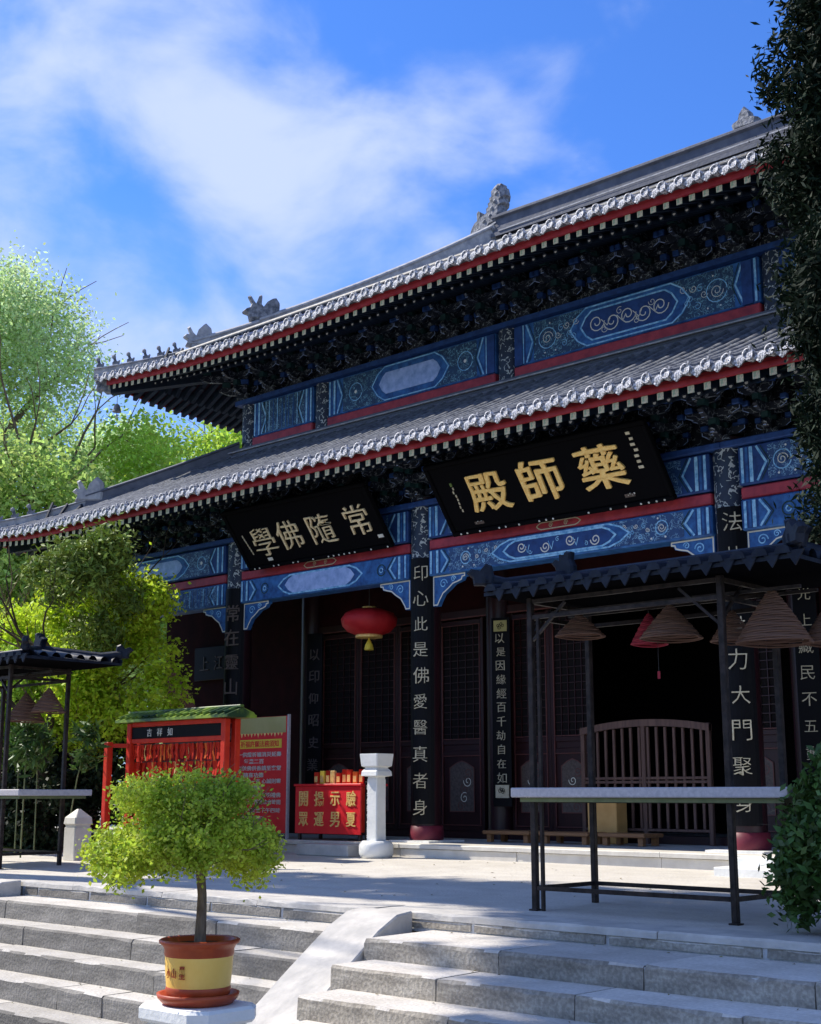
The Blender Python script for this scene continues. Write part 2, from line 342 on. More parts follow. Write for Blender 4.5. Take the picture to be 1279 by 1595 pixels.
    def strip(s, pts, w, y, m, closed=False):
        """flat painted line of width w through (x,z) points on the plane Y=y, facing -Y"""
        n = len(pts); P = [Vector((p[0], p[1])) for p in pts]; L = []; Rr = []
        for i in range(n):
            a = P[(i-1)%n] if (closed or i > 0) else P[i]; b = P[(i+1)%n] if (closed or i < n-1) else P[i]
            d1 = (P[i]-a); d2 = (b-P[i])
            if d1.length < 1e-6: d1 = d2
            if d2.length < 1e-6: d2 = d1
            d1 = d1.normalized(); d2 = d2.normalized(); t = (d1+d2)
            t = t.normalized() if t.length > 1e-4 else d1
            nn = Vector((-t.y, t.x)); sc = min(2.0, 1/max(.4, abs(nn.dot(Vector((-d1.y, d1.x))))))
            L.append(P[i]+nn*w/2*sc); Rr.append(P[i]-nn*w/2*sc)
        vs = [(p.x, y, p.y) for p in L] + [(p.x, y, p.y) for p in Rr]; fs = []
        for i in range(n if closed else n-1):
            j = (i+1) % n; fs.append((n+i, n+j, j, i))
        return s.add(vs, fs, m)
    def face(s, poly, y, m):
        n = len(poly); ar = sum(poly[i][0]*poly[(i+1)%n][1]-poly[(i+1)%n][0]*poly[i][1] for i in range(n))
        if ar < 0: poly = poly[::-1]
        return s.add([(x,y,z) for x,z in poly], [tuple(range(n))], m)
    def mesh(s, name):
        me = bpy.data.meshes.new(name); me.from_pydata(s.v, [], s.f)
        for k in s.mats: me.materials.append(MATS[k])
        me.polygons.foreach_set('material_index', s.m); me.polygons.foreach_set('use_smooth', s.sm); me.update(); return me
    def build(s, name, parent=None, **k): return link(name, s.mesh(name), parent, **k)
def wloc(o):
    v = Vector((0,0,0))
    while o is not None: v += o.location; o = o.parent
    return v
def link(name, me, parent=None, loc=None, rot=None, scale=None, local=False, **props):
    """with local=False the mesh (or loc) is in world coordinates even under a moved parent"""
    o = bpy.data.objects.new(name, me); COL.objects.link(o)
    l = Vector(loc) if loc is not None else Vector((0,0,0))
    if parent is not None:
        o.parent = parent
        if not local: l = l - wloc(parent)
    o.location = l
    if rot is not None: o.rotation_euler = rot
    if scale is not None: o.scale = scale
    for a, b in props.items(): o[a] = b
    return o
def thing(name, label, cat, loc, group=None):
    o = bpy.data.objects.new(name, None); COL.objects.link(o); o.location = loc; o.empty_display_size = .2
    o['label'] = label; o['category'] = cat
    if group: o['group'] = group
    return o
def copy_tree(o, parent=None, kids={}):
    c = o.copy(); COL.objects.link(c)
    if parent is not None: c.parent = parent
    for ch in CH(o): copy_tree(ch, c)
    return c
def CH(o): return [x for x in bpy.data.objects if x.parent == o]
# written characters: the typeface that ships inside Blender, turned into meshes
_dg = None
_tx = {}
def glyph(ch, m, bold=0.0, ext=.02):
    key = (ch, m, bold, ext)
    if key in _tx: return _tx[key]
    cu = bpy.data.curves.new('text', 'FONT'); cu.body = ch; cu.align_x = 'CENTER'; cu.size = 1; cu.offset = bold; cu.extrude = ext; cu.resolution_u = 2
    o = bpy.data.objects.new('text', cu); COL.objects.link(o)
    dg = bpy.context.evaluated_depsgraph_get(); me = bpy.data.meshes.new_from_object(o.evaluated_get(dg))
    bpy.data.objects.remove(o)
    co = np.empty(len(me.vertices)*3); me.vertices.foreach_get('co', co); co = co.reshape(-1,3)
    if len(co):
        mn = co.min(0); mx = co.max(0); c = (mn+mx)/2
        co -= c
        if len(ch) == 1: co[:, :2] /= max(mx[0]-mn[0], mx[1]-mn[1], .5)
        if len(ch) == 1:
            q_ = co[:, :2].copy(); co[:, 0] += .012*np.sin(q_[:, 1]*17 + ord(ch)) + .006*np.sin(q_[:, 0]*41); co[:, 1] += .012*np.sin(q_[:, 0]*15 + ord(ch)*2) + .006*np.sin(q_[:, 1]*37)
        me.vertices.foreach_set('co', co.ravel())
    me.materials.clear(); me.materials.append(MATS[m]); me.name = 'character'; me.update()
    _tx[key] = me; return me
def thick_glyph(ch, m, t):
    key = (ch, m, 'thick', t)
    if key in _tx: return _tx[key]
    me0 = glyph(ch, m, 0.0); n = len(me0.vertices); co = np.empty(n*3); me0.vertices.foreach_get('co', co); co = co.reshape(-1, 3)
    polys = [tuple(p.vertices) for p in me0.polygons]; V = []; F = []
    for i, (dx, dy) in enumerate(((0,0),(t,0),(-t,0),(0,t),(0,-t),(t*.7,t*.7),(-t*.7,-t*.7))):
        q = co.copy(); q[:, 0] += dx; q[:, 1] += dy*.8; q[:, 2] += .0012*i; V += [tuple(v) for v in q]; F += [tuple(k+n*i for k in p) for p in polys]
    me = bpy.data.meshes.new('character'); me.from_pydata(V, [], F); me.materials.append(MATS[m]); me.update(); _tx[key] = me; return me
def write_col(s, x, y, z0, z1, size, m, parent, bold=.0, name='character', wide=1.0):
    """characters down a board that faces -Y"""
    n = len(s)
    for i, ch in enumerate(s):
        z = z0 + (z1 - z0) * (i/(n-1) if n > 1 else 0)
        link(name, glyph(ch, m, bold), parent, loc=(x, y, z), rot=(R(90), 0, R(random.uniform(-2, 2))), scale=(size*wide, size, .25))

def leaves(name, parent, m, blobs, n, size, clump=.22, per=40, flat=1.0, elong=1.6, droop=0, seed=1, kind=None, **props):
    """many leaf-sized faces in clumps through a crown made of blobs (cx,cy,cz,rx,ry,rz)"""
    g = np.random.default_rng(seed)
    vol = np.array([b[3]*b[4]*b[5] for b in blobs]) ** .8; vol /= vol.sum()
    nc = max(1, n // per)
    bi = g.choice(len(blobs), nc, p=vol); B = np.array(blobs)[bi]
    d = g.normal(size=(nc,3)); d /= np.linalg.norm(d, axis=1)[:,None]
    rr = g.uniform(.25, 1.0, nc) ** .45
    C = B[:, :3] + d * rr[:,None] * B[:, 3:6]
    cs = g.uniform(.55, 1.35, nc)
    idx = np.repeat(np.arange(nc), per); n = len(idx)
    off = g.normal(size=(n,3)) * clump * cs[idx][:,None] * .5; off[:,2] *= flat
    P = C[idx] + off
    if droop: P[:,2] -= np.abs(g.normal(size=n)) * droop
    nr = g.normal(size=(n,3)) + np.array([0,0,.6]) + d[idx]*.5; nr /= np.linalg.norm(nr, axis=1)[:,None]
    t = np.cross(nr, g.normal(size=(n,3))); t /= np.linalg.norm(t, axis=1)[:,None]; b = np.cross(nr, t)
    s = size * g.uniform(.6, 1.3, n)[:,None]
    a = t*s*elong*.5; c = b*s*.5
    V = np.stack([P-a, P+c*.9, P+a, P-c*.9], 1).reshape(-1,3)
    me = bpy.data.meshes.new(name); me.vertices.add(len(V)); me.vertices.foreach_set('co', V.ravel())
    me.loops.add(len(V)); me.polygons.add(n)
    me.loops.foreach_set('vertex_index', np.arange(len(V))); me.polygons.foreach_set('loop_start', np.arange(0, len(V), 4))
    me.materials.append(MATS[m]); me.update(calc_edges=True); me.validate()
    return link(name, me, parent, **props)
def branching(mb, p, d, r, L, depth, m, g, spread=.6, n=7):
    p = Vector(p); d = Vector(d).normalized(); pts = [p]; rs = [r]
    for i in range(3):
        d = (d + Vector(g.normal(size=3)) * .12).normalized(); p = p + d*L/3; pts.append(p); rs.append(r*(1-.15*(i+1)))
    mb.tube(pts, rs, m, n)
    if depth > 0:
        for k in range(3 if depth > 1 else 2):
            nd = (d + Vector(g.normal(size=3))*spread + Vector((0,0,.15))).normalized()
            branching(mb, pts[-1 - (k == 2)], nd, rs[-1]*.68, L*.74, depth-1, m, g, spread, max(5, n-1))

exec_parts = []
# ================================================================== SETTING
GZ = -1.0                                     # lower court
TS = .09 / 4.8                                # the terrace rises gently towards the hall
def tz(y): return max(0.0, min(.09, (y - 8.4) * TS))
mb = MB(); mb.add([(-400,-400,GZ),(400,-400,GZ),(400,400,GZ),(-400,400,GZ)], [(0,1,2,3)], 'ground')
mb.build('ground', kind='structure')
mb = MB()
mb.add([(-60,8.41,0),(20,8.41,0),(20,13.25,.09),(-60,13.25,.09),(20,60,.09),(-60,60,.09),(-60,8.41,-1.0),(20,8.41,-1.0)],
       [(0,1,2,3),(3,2,4,5),(6,7,1,0)], 'paving')
mb.build('terrace', kind='structure')
mb = MB(); mb.box(-60,-18.3,9.6,14.6,.0,.13,'lawn'); mb.build('planting_bed', kind='structure')
# kerb stones along the terrace edge
kerb = link('kerb', MB().box(-13.0,8.3,8.3,8.42,-.6,-.02,'mortar').mesh('kerb'), kind='structure')
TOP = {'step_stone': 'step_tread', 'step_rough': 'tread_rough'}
def stone(parent, x0, x1, y0, y1, z0, z1, m='step_stone', b=.012, name='stone_block', jz=.004):
    k = MB(); j = random.uniform(-jz, jz); t = random.uniform(-.004, .004)
    L_, d_, h_ = x1-x0, y1-y0, z1-z0; nx = max(2, min(12, int(L_/.12)))
    if m not in TOP and m != 'kerb_stone': nx = 2
    vs = []; amp = .0 if nx == 2 else (.006 if m == 'step_stone' else .009)
    for i_ in range(nx+1):
        x_ = L_*i_/nx; e_ = 1 if 0 < i_ < nx else 2.0; r1, r2, r3 = (random.uniform(-1, .4)*amp*e_ for _ in range(3)); ch = b*random.uniform(.7, 1.5)*(1.6 if amp and random.random() < .12 else 1)
        vs += [(x_, r2*.4, 0), (x_, -r1*.6, h_-ch+r2), (x_, ch, h_+r3*.4), (x_, d_-b, h_), (x_, d_, h_-b), (x_, d_, 0)]
    fs = [tuple(range(6))[::-1], tuple(range(6*nx, 6*nx+6))]
    for i_ in range(nx):
        for j_ in range(6):
            a_, b_ = i_*6+j_, i_*6+(j_+1) % 6; fs.append((a_, b_, b_+6, a_+6))
    k.add(vs, [f[::-1] for f in fs], m)
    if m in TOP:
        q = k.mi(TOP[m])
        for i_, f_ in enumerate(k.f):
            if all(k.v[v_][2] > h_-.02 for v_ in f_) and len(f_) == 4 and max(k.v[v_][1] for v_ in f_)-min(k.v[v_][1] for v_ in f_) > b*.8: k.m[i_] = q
    o = link(name, k.mesh(name), parent, loc=(x0, y0+t, z0+j)); o.rotation_euler = (0, 0, R(random.uniform(-.12, .12))); return o
x = -13.4
while x < 6:
    w = random.uniform(1.15, 1.7); stone(kerb, x+.004, x+w-.004, 8.02, 8.415, -.05, .004, 'kerb_stone', .01); x += w
# the wide flight between its two sloping cheek stones
def flight(xa, xb, prof, joints, name, rough):
    root = MB().box(xa, xb, 8.25, 8.35, GZ, -.07, 'mortar').mesh(name); root = link(name, root, kind='structure')
    bm_ = MB()
    xa0 = xa
    for i, (y, zt, zb) in enumerate(prof):
        if xa0 > -8: xa = xa0 + .25*(8-y) + .004 - (.05 if i == 0 else 0)
        js = [j for j in joints[i] if xa+.2 < j < xb-.2]
        xs = [xa] + js + [xb]; gap = .02 if i == 0 else .005
        yb = (prof[i-1][0] + .02) if i else 8.3
        if xa0 > -8: bm_.box(xa-.13, xa+.02, y+.20, yb+.05, zb-.02, zt-.03, 'mortar')
        bm_.box(xa+.01, xb-.01, y+.02, yb+.05, zb-.02, zt-.012, 'mortar')
        if i == 0:
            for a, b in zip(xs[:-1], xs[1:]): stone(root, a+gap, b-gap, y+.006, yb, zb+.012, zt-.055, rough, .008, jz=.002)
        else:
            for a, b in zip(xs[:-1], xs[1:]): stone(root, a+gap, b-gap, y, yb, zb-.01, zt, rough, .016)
    bm_.build('bedding', root)
    return root
LP = [(8.02,0,-.145),(7.53,-.145,-.32),(7.19,-.32,-.49),(6.88,-.49,-.665),(6.58,-.665,-.835),(6.26,-.835,GZ)]
LJ = [[-12.714,-11.789,-10.838,-9.881,-8.933],[-12.5,-10.305,-9.192],[-11.6,-9.904,-8.6],[-11.7,-10.289,-9.154],[-11.5,-10.05,-9.42],[-12,-10.7,-9.1]]
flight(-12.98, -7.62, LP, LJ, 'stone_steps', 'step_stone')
RPf = [(8.02,0,-.125),(7.27,-.125,-.27),(6.83,-.27,-.415),(6.42,-.415,-.56),(6.02,-.56,-.71),(5.62,-.71,-.855),(5.22,-.855,GZ)]
RJ = [[-6.801,-5.586,-4.395,-3.2,-2,-.8],[-5.937,-4.804,-3.683,-2.4,-1],[-6.104,-5.004,-3.892,-2.7,-1.4],[-5.646,-4.5,-3.4,-2.2],[-6.1,-5,-3.9,-2.6],[-5.7,-4.4,-3.1],[-5.2,-4,-2.9]]
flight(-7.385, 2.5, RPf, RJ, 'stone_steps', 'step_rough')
def cheek(xa, xb, sk=0.0, ytop=8.0):
    k = MB(); prof = [(ytop,.006),(7.78,-.005),(7.5,-.10),(7.0,-.345),(6.5,-.60),(6.1,-.81),(5.72,GZ)]; n = len(prof); vs = []
    for (y, z) in prof:
        d = sk*(8-y); a, b = xa+d, xb+d; vs += [(a+.012,y,z),(b-.012,y,z),(a,y,z-.012),(b,y,z-.012),(a,y,GZ-.01),(b,y,GZ-.01)]
    fs = []
    for i in range(n-1):
        a = 6*i; b = a+6; fs += [(a,a+1,b+1,b),(a+2,a,b,b+2),(a+4,a+2,b+2,b+4),(a+1,a+3,b+3,b+1),(a+3,a+5,b+5,b+3)]
    fs += [(0,2,3,1),(2,4,5,3)]
    k.add(vs, [f[::-1] for f in fs], 'kerb_stone'); return k.build('step_cheek', kind='structure')
cheek(-7.95, -7.39, .25); cheek(-13.42, -13.0)
# ground retaining wall either side
wl_ = link('terrace_wall', MB().box(-60,-13.44,8.12,8.3,GZ,-.05,'mortar').mesh('terrace_wall'), kind='structure')
for lv in range(3):
    x = -30 + .4*lv
    while x < -13.6:
        w = random.uniform(.8,1.2); stone(wl_, x+.006, min(x+w,-13.45)-.006, 8.04, 8.13, GZ+.31*lv+.006, GZ+.31*lv+.304, 'step_stone', .01); x += w
# plinth of the hall
PZ = .26
pl = link('hall_plinth', MB().box(-23.0, 2.4, 13.31, 26.2, .0, PZ-.06, 'marble').mesh('hall_plinth'), kind='structure')
x = -23.05
while x < 2.4:
    w = random.uniform(1.5,2.1); stone(pl, x+.003, x+w-.003, 13.23, 13.75, PZ-.055, PZ, 'marble', .008, jz=.001)
    stone(pl, x+.003, x+w-.003, 13.26, 13.315, .02, PZ-.06, 'marble', .005, jz=.001); x += w
MB().box(-23.0,2.4,13.74,26.2,PZ-.06,PZ-.004,'kerb_stone').build('floor', pl)
# two low marble steps up to the plinth on the axis side
st = link('plinth_steps', MB().box(-7.35,-2.0,12.9,13.24,.05,PZ-.02,'marble').mesh('plinth_steps'), kind='structure')
for i in range(4): stone(st, -7.4+1.35*i, -7.4+1.35*i+1.344, 12.86, 13.22, PZ-.1, PZ-.01, 'marble_white', .008, jz=0)
for i in range(4): stone(st, -7.4+1.35*i, -7.4+1.35*i+1.344, 12.55, 12.895, .07, .165, 'marble_white', .008, jz=0)

# ================================================================== THE HALL
HALL = thing('temple_hall', 'two-tiered temple hall with grey tiled roofs, blue painted beams and dark columns', 'temple', (-10.3, 19.4, 0))
CX = [-20.6, -16.6, -12.57, -7.72, -3.69, .30]
YC = 13.9
XC = -10.16
# --- columns
def column_mesh(r, z0, z1):
    k = MB()
    k.lathe([(r, z0), (r, z1)], (0,0,0), 'column_red', 24)
    return k
cm = column_mesh(.205, PZ+.2, 4.99).mesh('column')
bs_ = MB().box(-.36,.36,-.36,.36,PZ-.001,PZ+.028,'marble_white').mesh('column_base')
dr_ = MB().lathe([(.225,PZ+.028),(.235,PZ+.06),(.225,PZ+.215),(.215,PZ+.22)], (0,0,0), 'column_base', 24).mesh('column_foot')
sl_ = MB().lathe([(.2085,3.86),(.2085,4.93)], (0,0,0), 'paint_col', 28, cap=False).mesh('painted_sleeve')
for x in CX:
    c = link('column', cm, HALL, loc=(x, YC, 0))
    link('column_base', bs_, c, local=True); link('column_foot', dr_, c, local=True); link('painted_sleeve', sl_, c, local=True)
YI = 15.5
cmi = column_mesh(.19, PZ+.001, 5.4).mesh('column')
for x in CX[1:-1]: link('column', cmi, HALL, loc=(x, YI, 0))
for y in (19.4, 23.2):
    for x in (CX[0], CX[-1]): link('column', cm, HALL, loc=(x, y, 0))

# --- painted beams
def arc(cx, cz, r, a0, a1, n=8): return [(cx+r*math.cos(R(a0+(a1-a0)*i/n)), cz+r*math.sin(R(a0+(a1-a0)*i/n))) for i in range(n+1)]
def lozenge(x0, x1, z0, z1, t):   # long panel with pointed-round ends
    zc = (z0+z1)/2
    return [(x0,zc),(x0+t*.45,z1-(z1-z0)*.18),(x0+t,z1),(x1-t,z1),(x1-t*.45,z1-(z1-z0)*.18),(x1,zc),(x1-t*.45,z0+(z1-z0)*.18),(x1-t,z0),(x0+t,z0),(x0+t*.45,z0+(z1-z0)*.18)]
def spiral(cx, cz, r, turns=1.6, a0=0, sgn=1, n=20):
    return [(cx + r*(1-i/n*.82)*math.cos(a0+sgn*turns*2*math.pi*i/n), cz + r*(1-i/n*.82)*math.sin(a0+sgn*turns*2*math.pi*i/n)) for i in range(n+1)]
def paint(beam, x0, x1, z0, z1, y, style, fine='paint_fine'):
    """painted pattern standing a hair proud of the beam's front"""
    h = z1 - z0; zc = (z0+z1)/2; w = x1 - x0; k = MB(); d = .004
    for sx, xa in ((1, x0), (-1, x1)):
        k.face([(xa, z0+.006), (xa+sx*.20, z0+.006), (xa+sx*.20, z1-.006), (xa, z1-.006)], y-d, 'blue_deep')
        for o, ww, mm in ((.035,.035,'blue_line'),(.095,.03,'blue'),(.15,.045,'blue_line')):
            k.strip([(xa+sx*o, z0+.006), (xa+sx*o, z1-.006)], ww, y-2*d, mm)
        t = .12
        k.strip([(xa+sx*.22, z0+.01), (xa+sx*(.22+t), zc), (xa+sx*.22, z1-.01)], .028, y-2*d, 'blue_line')
        if style != 'plain': k.strip([(xa+sx*.27, z0+.01), (xa+sx*(.27+t), zc), (xa+sx*.27, z1-.01)], .014, y-2*d, 'green_paint')
    if style in ('scroll', 'upper'):
        k.face([(x0+.36,z0+.01),(x1-.36,z0+.01),(x1-.36,z1-.01),(x0+.36,z1-.01)], y-d, fine)
        a, b = x0+w*.30, x1-w*.30
        k.face(lozenge(a-.22, b+.22, z0+.012, z1-.012, .30), y-1.6*d, 'blue')
        k.strip(lozenge(a-.20, b+.20, z0+.02, z1-.02, .30), .022, y-2.2*d, 'blue_line', True)
        k.face(lozenge(a, b, z0+h*.14, z1-h*.14, .2), y-2.4*d, 'blue_deep')
        k.strip(lozenge(a, b, z0+h*.14, z1-h*.14, .2), .026, y-3*d, 'blue_line', True)
        n = 4 if style == 'scroll' else 5
        mm = 'blue_line' if style == 'scroll' else 'ink_white'
        for i in range(n):
            cx = a + (b-a)*(.17+.66*i/(n-1)); r_ = h*.23
            k.strip(spiral(cx, zc - (.02 if i % 2 else -.02), r_, 1.5, math.pi*(i % 2), 1 if i % 2 else -1), .016, y-3*d, 'ink_white' if (i+1) % 2 or style == 'scroll' else mm)
            if i < n-1: k.strip([(cx+r_*.6, zc+.05), (cx+r_*1.3, zc-.06), (cx+r_*1.7, zc+.04)], .012, y-3*d, mm)
        for i in range(n-1):
            cx = a + (b-a)*(.25+.5*i/max(1,n-2)); k.strip(spiral(cx, zc+h*.17*(1 if i%2 else -1), h*.10, 1.2, i, 1 if i%2 else -1, 12), .009, y-3*d, mm)
        for sx, cx in ((1, x0+w*.15), (-1, x1-w*.15)):
            k.strip(arc(cx, zc, h*.26, 0, 345, 14), .014, y-2*d, 'blue_line'); k.strip(spiral(cx, zc, h*.17, 1.6, 0, sx), .010, y-2.2*d, 'ink_white')
            for j in range(7):
                qx = cx + sx*(.20 + .055*j); 
                if abs(qx-cx) < w*.13: k.strip(spiral(qx, zc+h*.24*math.sin(j*2.4), h*.10, 1.3, j, 1 if j%2 else -1, 10), .009, y-2*d, 'blue_line' if j%3 else 'ink_white')
            for j in range(3): k.face(arc(cx-sx*.05+sx*.1*j, zc+h*.36*(1 if j%2 else -1), .014, 0, 300, 5), y-2.2*d, 'dot_white')
    elif style == 'blank':
        a, b = x0+w*.29, x1-w*.29
        k.strip(lozenge(a-.15, b+.15, z0+.02, z1-.02, .26), .026, y-2*d, 'blue_line', True)
        k.face(lozenge(a, b, z0+h*.10, z1-h*.10, .18), y-2.4*d, 'blue_pale')
        for cx in (x0+w*.16, x1-w*.14):
            k.strip(arc(cx, zc, h*.24, 0, 345, 14), .016, y-2*d, 'green_paint'); k.strip(arc(cx, zc, h*.1, 0, 345, 8), .016, y-2*d, 'blue_line')
    elif style == 'blank_upper':
        k.face([(x0+.36,z0+.01),(x1-.36,z0+.01),(x1-.36,z1-.01),(x0+.36,z1-.01)], y-d, fine)
        a, b = x0+w*.33, x1-w*.30
        k.face(lozenge(a-.2, b+.2, z0+.012, z1-.012, .30), y-1.6*d, 'blue')
        k.strip(lozenge(a-.17, b+.17, z0+.02, z1-.02, .30), .02, y-2*d, 'blue_line', True)
        k.face(lozenge(a, b, z0+h*.2, z1-h*.2, .16), y-2.6*d, 'blue_pale')
        for cx in (x0+w*.18, x1-w*.16):
            k.strip(arc(cx, zc, h*.25, 0, 345, 14), .014, y-2*d, 'blue_line'); k.face(arc(cx, zc, .03, 0, 345, 8), y-2.4*d, 'dot_white')
    elif style == 'stripes':
        k.face([(x0+.2,z0+.01),(x1-.2,z0+.01),(x1-.2,z1-.01),(x0+.2,z1-.01)], y-.5*d, fine)
        i = x0 + .34
        while i < x1 - .3: k.strip([(i, z0+.02), (i, z1-.02)], .02, y-2*d, 'blue_line' if random.random() < .45 else 'blue'); i += random.uniform(.07,.13)
    return k.build('painted_pattern', beam)
def beam(x0, x1, yf, th, z0, z1, style, name='beam', base='blue', fine='paint_fine'):
    b = MB().bev(x0, x1, yf, yf+th, z0, z1, base, .015).build(name, HALL)
    if style: paint(b, x0+.02, x1-.02, z0+.015, z1-.015, yf, style, fine)
    return b
low = ['stripes','blank','scroll','blank','stripes']
for i in range(5):
    x0, x1 = CX[i]+.19, CX[i+1]-.19
    beam(x0, x1, 13.735, .3, 3.855, 4.215, low[i])
    beam(x0, x1, 13.75, .26, 4.225, 4.365, None, 'red_board', 'strip_red')
    k = MB(); xx = (x0+x1)/2
    k.strip(lozenge(xx-.35, xx+.35, 4.25, 4.34, .08), .014, 13.746, 'gold_pale', True); k.strip(spiral(xx-.12,4.295,.035),.009,13.745,'gold_pale'); k.strip(spiral(xx+.12,4.295,.035),.009,13.745,'gold_pale')
    k.build('painted_motif', HALL)
    b = beam(x0, x1, 13.72, .32, 4.38, 4.84, 'blank_upper' if i in (0,4) else 'upper', base='blue_deep', fine='paint_fine')
    MB().bev(CX[i], CX[i+1], 13.66, 14.12, 4.85, 4.93, 'blue_deep', .01).build('plate_beam', HALL)
# carved corner brackets under the beams (one per column side)
def queti_mesh(s):
    k = MB()
    P = [(0,0),(.60,0),(.60,-.05),(.56,-.055),(.54,-.10),(.47,-.12),(.38,-.14),(.30,-.20),(.20,-.26),(.13,-.36),(.10,-.42),(0,-.42)]
    P = [(s*x, z) for x, z in P]
    k.prism(P, -.035, .035, 'blue'); k.strip([(s*x, z) for x, z in [(.02,-.012),(.585,-.012),(.585,-.045),(.54,-.05),(.525,-.09),(.46,-.11),(.37,-.13),(.29,-.19),(.19,-.25),(.12,-.35),(.09,-.405),(.02,-.405)]], .018, -.038, 'cream_line', True)
    k.strip([(s*x,z) for x,z in spiral(.2,-.12,.07,1.4)], .014, -.038, 'blue_line'); k.strip([(s*x,z) for x,z in spiral(.38,-.07,.045,1.4)], .012, -.038, 'blue_line')
    k.box(min(0,s*-.012), max(0,s*-.012), -.05, .05, -.46, 0, 'cream_line') if False else None
    return k.mesh('corner_bracket')
qm = {1: queti_mesh(1), -1: queti_mesh(-1)}
for i, x in enumerate(CX):
    for s in (1, -1):
        if (i == 0 and s == -1) or (i == 5 and s == 1): continue
        link('corner_bracket', qm[s], HALL, loc=(x+s*.208, 13.84, 3.853))

# --- inner wall, doors
wall = MB()
xs = CX
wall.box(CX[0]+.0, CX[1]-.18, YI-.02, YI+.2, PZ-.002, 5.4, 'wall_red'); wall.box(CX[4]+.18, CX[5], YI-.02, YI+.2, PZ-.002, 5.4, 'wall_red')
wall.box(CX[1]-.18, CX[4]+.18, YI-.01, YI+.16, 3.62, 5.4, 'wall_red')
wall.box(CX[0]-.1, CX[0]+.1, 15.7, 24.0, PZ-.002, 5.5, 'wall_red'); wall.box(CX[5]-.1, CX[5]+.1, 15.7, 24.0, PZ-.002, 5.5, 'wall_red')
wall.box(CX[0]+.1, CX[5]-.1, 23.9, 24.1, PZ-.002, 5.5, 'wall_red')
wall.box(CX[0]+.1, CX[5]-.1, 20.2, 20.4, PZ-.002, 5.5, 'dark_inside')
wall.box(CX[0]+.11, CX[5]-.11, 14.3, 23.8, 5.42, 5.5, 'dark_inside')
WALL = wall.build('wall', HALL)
def leaf_parts(root, w, z0, z1):
    t = .055; zm = z0 + (z1-z0)*.40
    k = MB()
    for a, b in ((0, t), (w-t, w)): k.bev(a, b, -.03, .03, z0, z1, 'door_red', .006)
    for z in (z0, zm-.16, zm, z1-.09): k.bev(t, w-t, -.028, .028, z, z+.07, 'door_red', .006)
    link('frame', k.mesh('frame'), root, local=True)
    k = MB()
    for x_ in (t+.004, w-t-.018): k.box(x_, x_+.014, -.038, -.02, z0+.1, z1-.1, 'door_trim')
    for z in (z0+.08, zm-.17, zm+.075, z1-.1): k.box(t, w-t, -.036, -.022, z, z+.012, 'door_trim')
    link('trim', k.mesh('trim'), root, local=True)
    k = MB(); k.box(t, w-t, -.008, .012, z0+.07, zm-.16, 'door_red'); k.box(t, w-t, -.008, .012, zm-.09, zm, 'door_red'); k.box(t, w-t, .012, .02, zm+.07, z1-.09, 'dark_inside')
    link('panel', k.mesh('panel'), root, local=True)
    k = MB(); n = 5
    for i in range(1, n): xx = t + (w-2*t)*i/n; k.box(xx-.006, xx+.006, -.012, .008, zm+.07, z1-.09, 'door_red')
    z = zm+.16
    while z < z1-.12: k.box(t, w-t, -.010, .006, z-.006, z+.006, 'door_red'); z += .11
    link('lattice', k.mesh('lattice'), root, local=True)
    k = MB(); cx = w/2; hw = w*.27; a = z0+.28; b = zm-.34
    P = [(cx-hw,a),(cx+hw,a),(cx+hw,b),(cx+hw*.45,b+.07),(cx,b+.10),(cx-hw*.45,b+.07),(cx-hw,b)]
    k.prism(P, -.02, 0, 'gold_dull'); k.strip(P, .014, -.024, 'door_trim', True)
    for q in range(5): k.strip(spiral(cx+hw*random.uniform(-.5,.5), a+(b-a)*(.12+.19*q), hw*.36, 1.3, q), .012, -.024, 'cream_line' if q % 2 else 'door_trim')
    link('carved_panel', k.mesh('carved_panel'), root, local=True)
def door(x, w, src=None):
    if src is None:
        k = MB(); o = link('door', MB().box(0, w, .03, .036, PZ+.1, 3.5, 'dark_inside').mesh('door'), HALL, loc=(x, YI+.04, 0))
        leaf_parts(o, w, PZ+.1, 3.5); return o
    o = src.copy(); COL.objects.link(o); o.location = Vector((x, YI+.04, 0)) - HALL.location
    for ch in KIDS: c = ch.copy(); COL.objects.link(c); c.parent = o
    return o
d0 = door(CX[1]+.21, .87); KIDS = CH(d0)
for bi in (1, 3):
    for q in range(4):
        if bi == 1 and q == 0: continue
        door(CX[bi]+.21+.876*q, .87, d0)
d1 = door(CX[2]+.20, .71); KIDS = CH(d1)
for q in (1, 5): door(CX[2]+.20+.715*q, .71, d1)
for bi in (1,2,3):
    k = MB(); k.box(CX[bi]+.185, CX[bi+1]-.185, YI-.06, YI+.12, PZ-.001, PZ+.1, 'door_red'); k.build('door_sill', HALL); k = MB(); k.box(CX[bi]+.185, CX[bi+1]-.185, YI-.04, YI+.1, 3.505, 3.62, 'door_red'); k.box(CX[bi]+.19, CX[bi+1]-.19, YI-.052, YI-.036, 3.5, 3.52, 'door_trim')
    k.build('door_lintel', HALL)
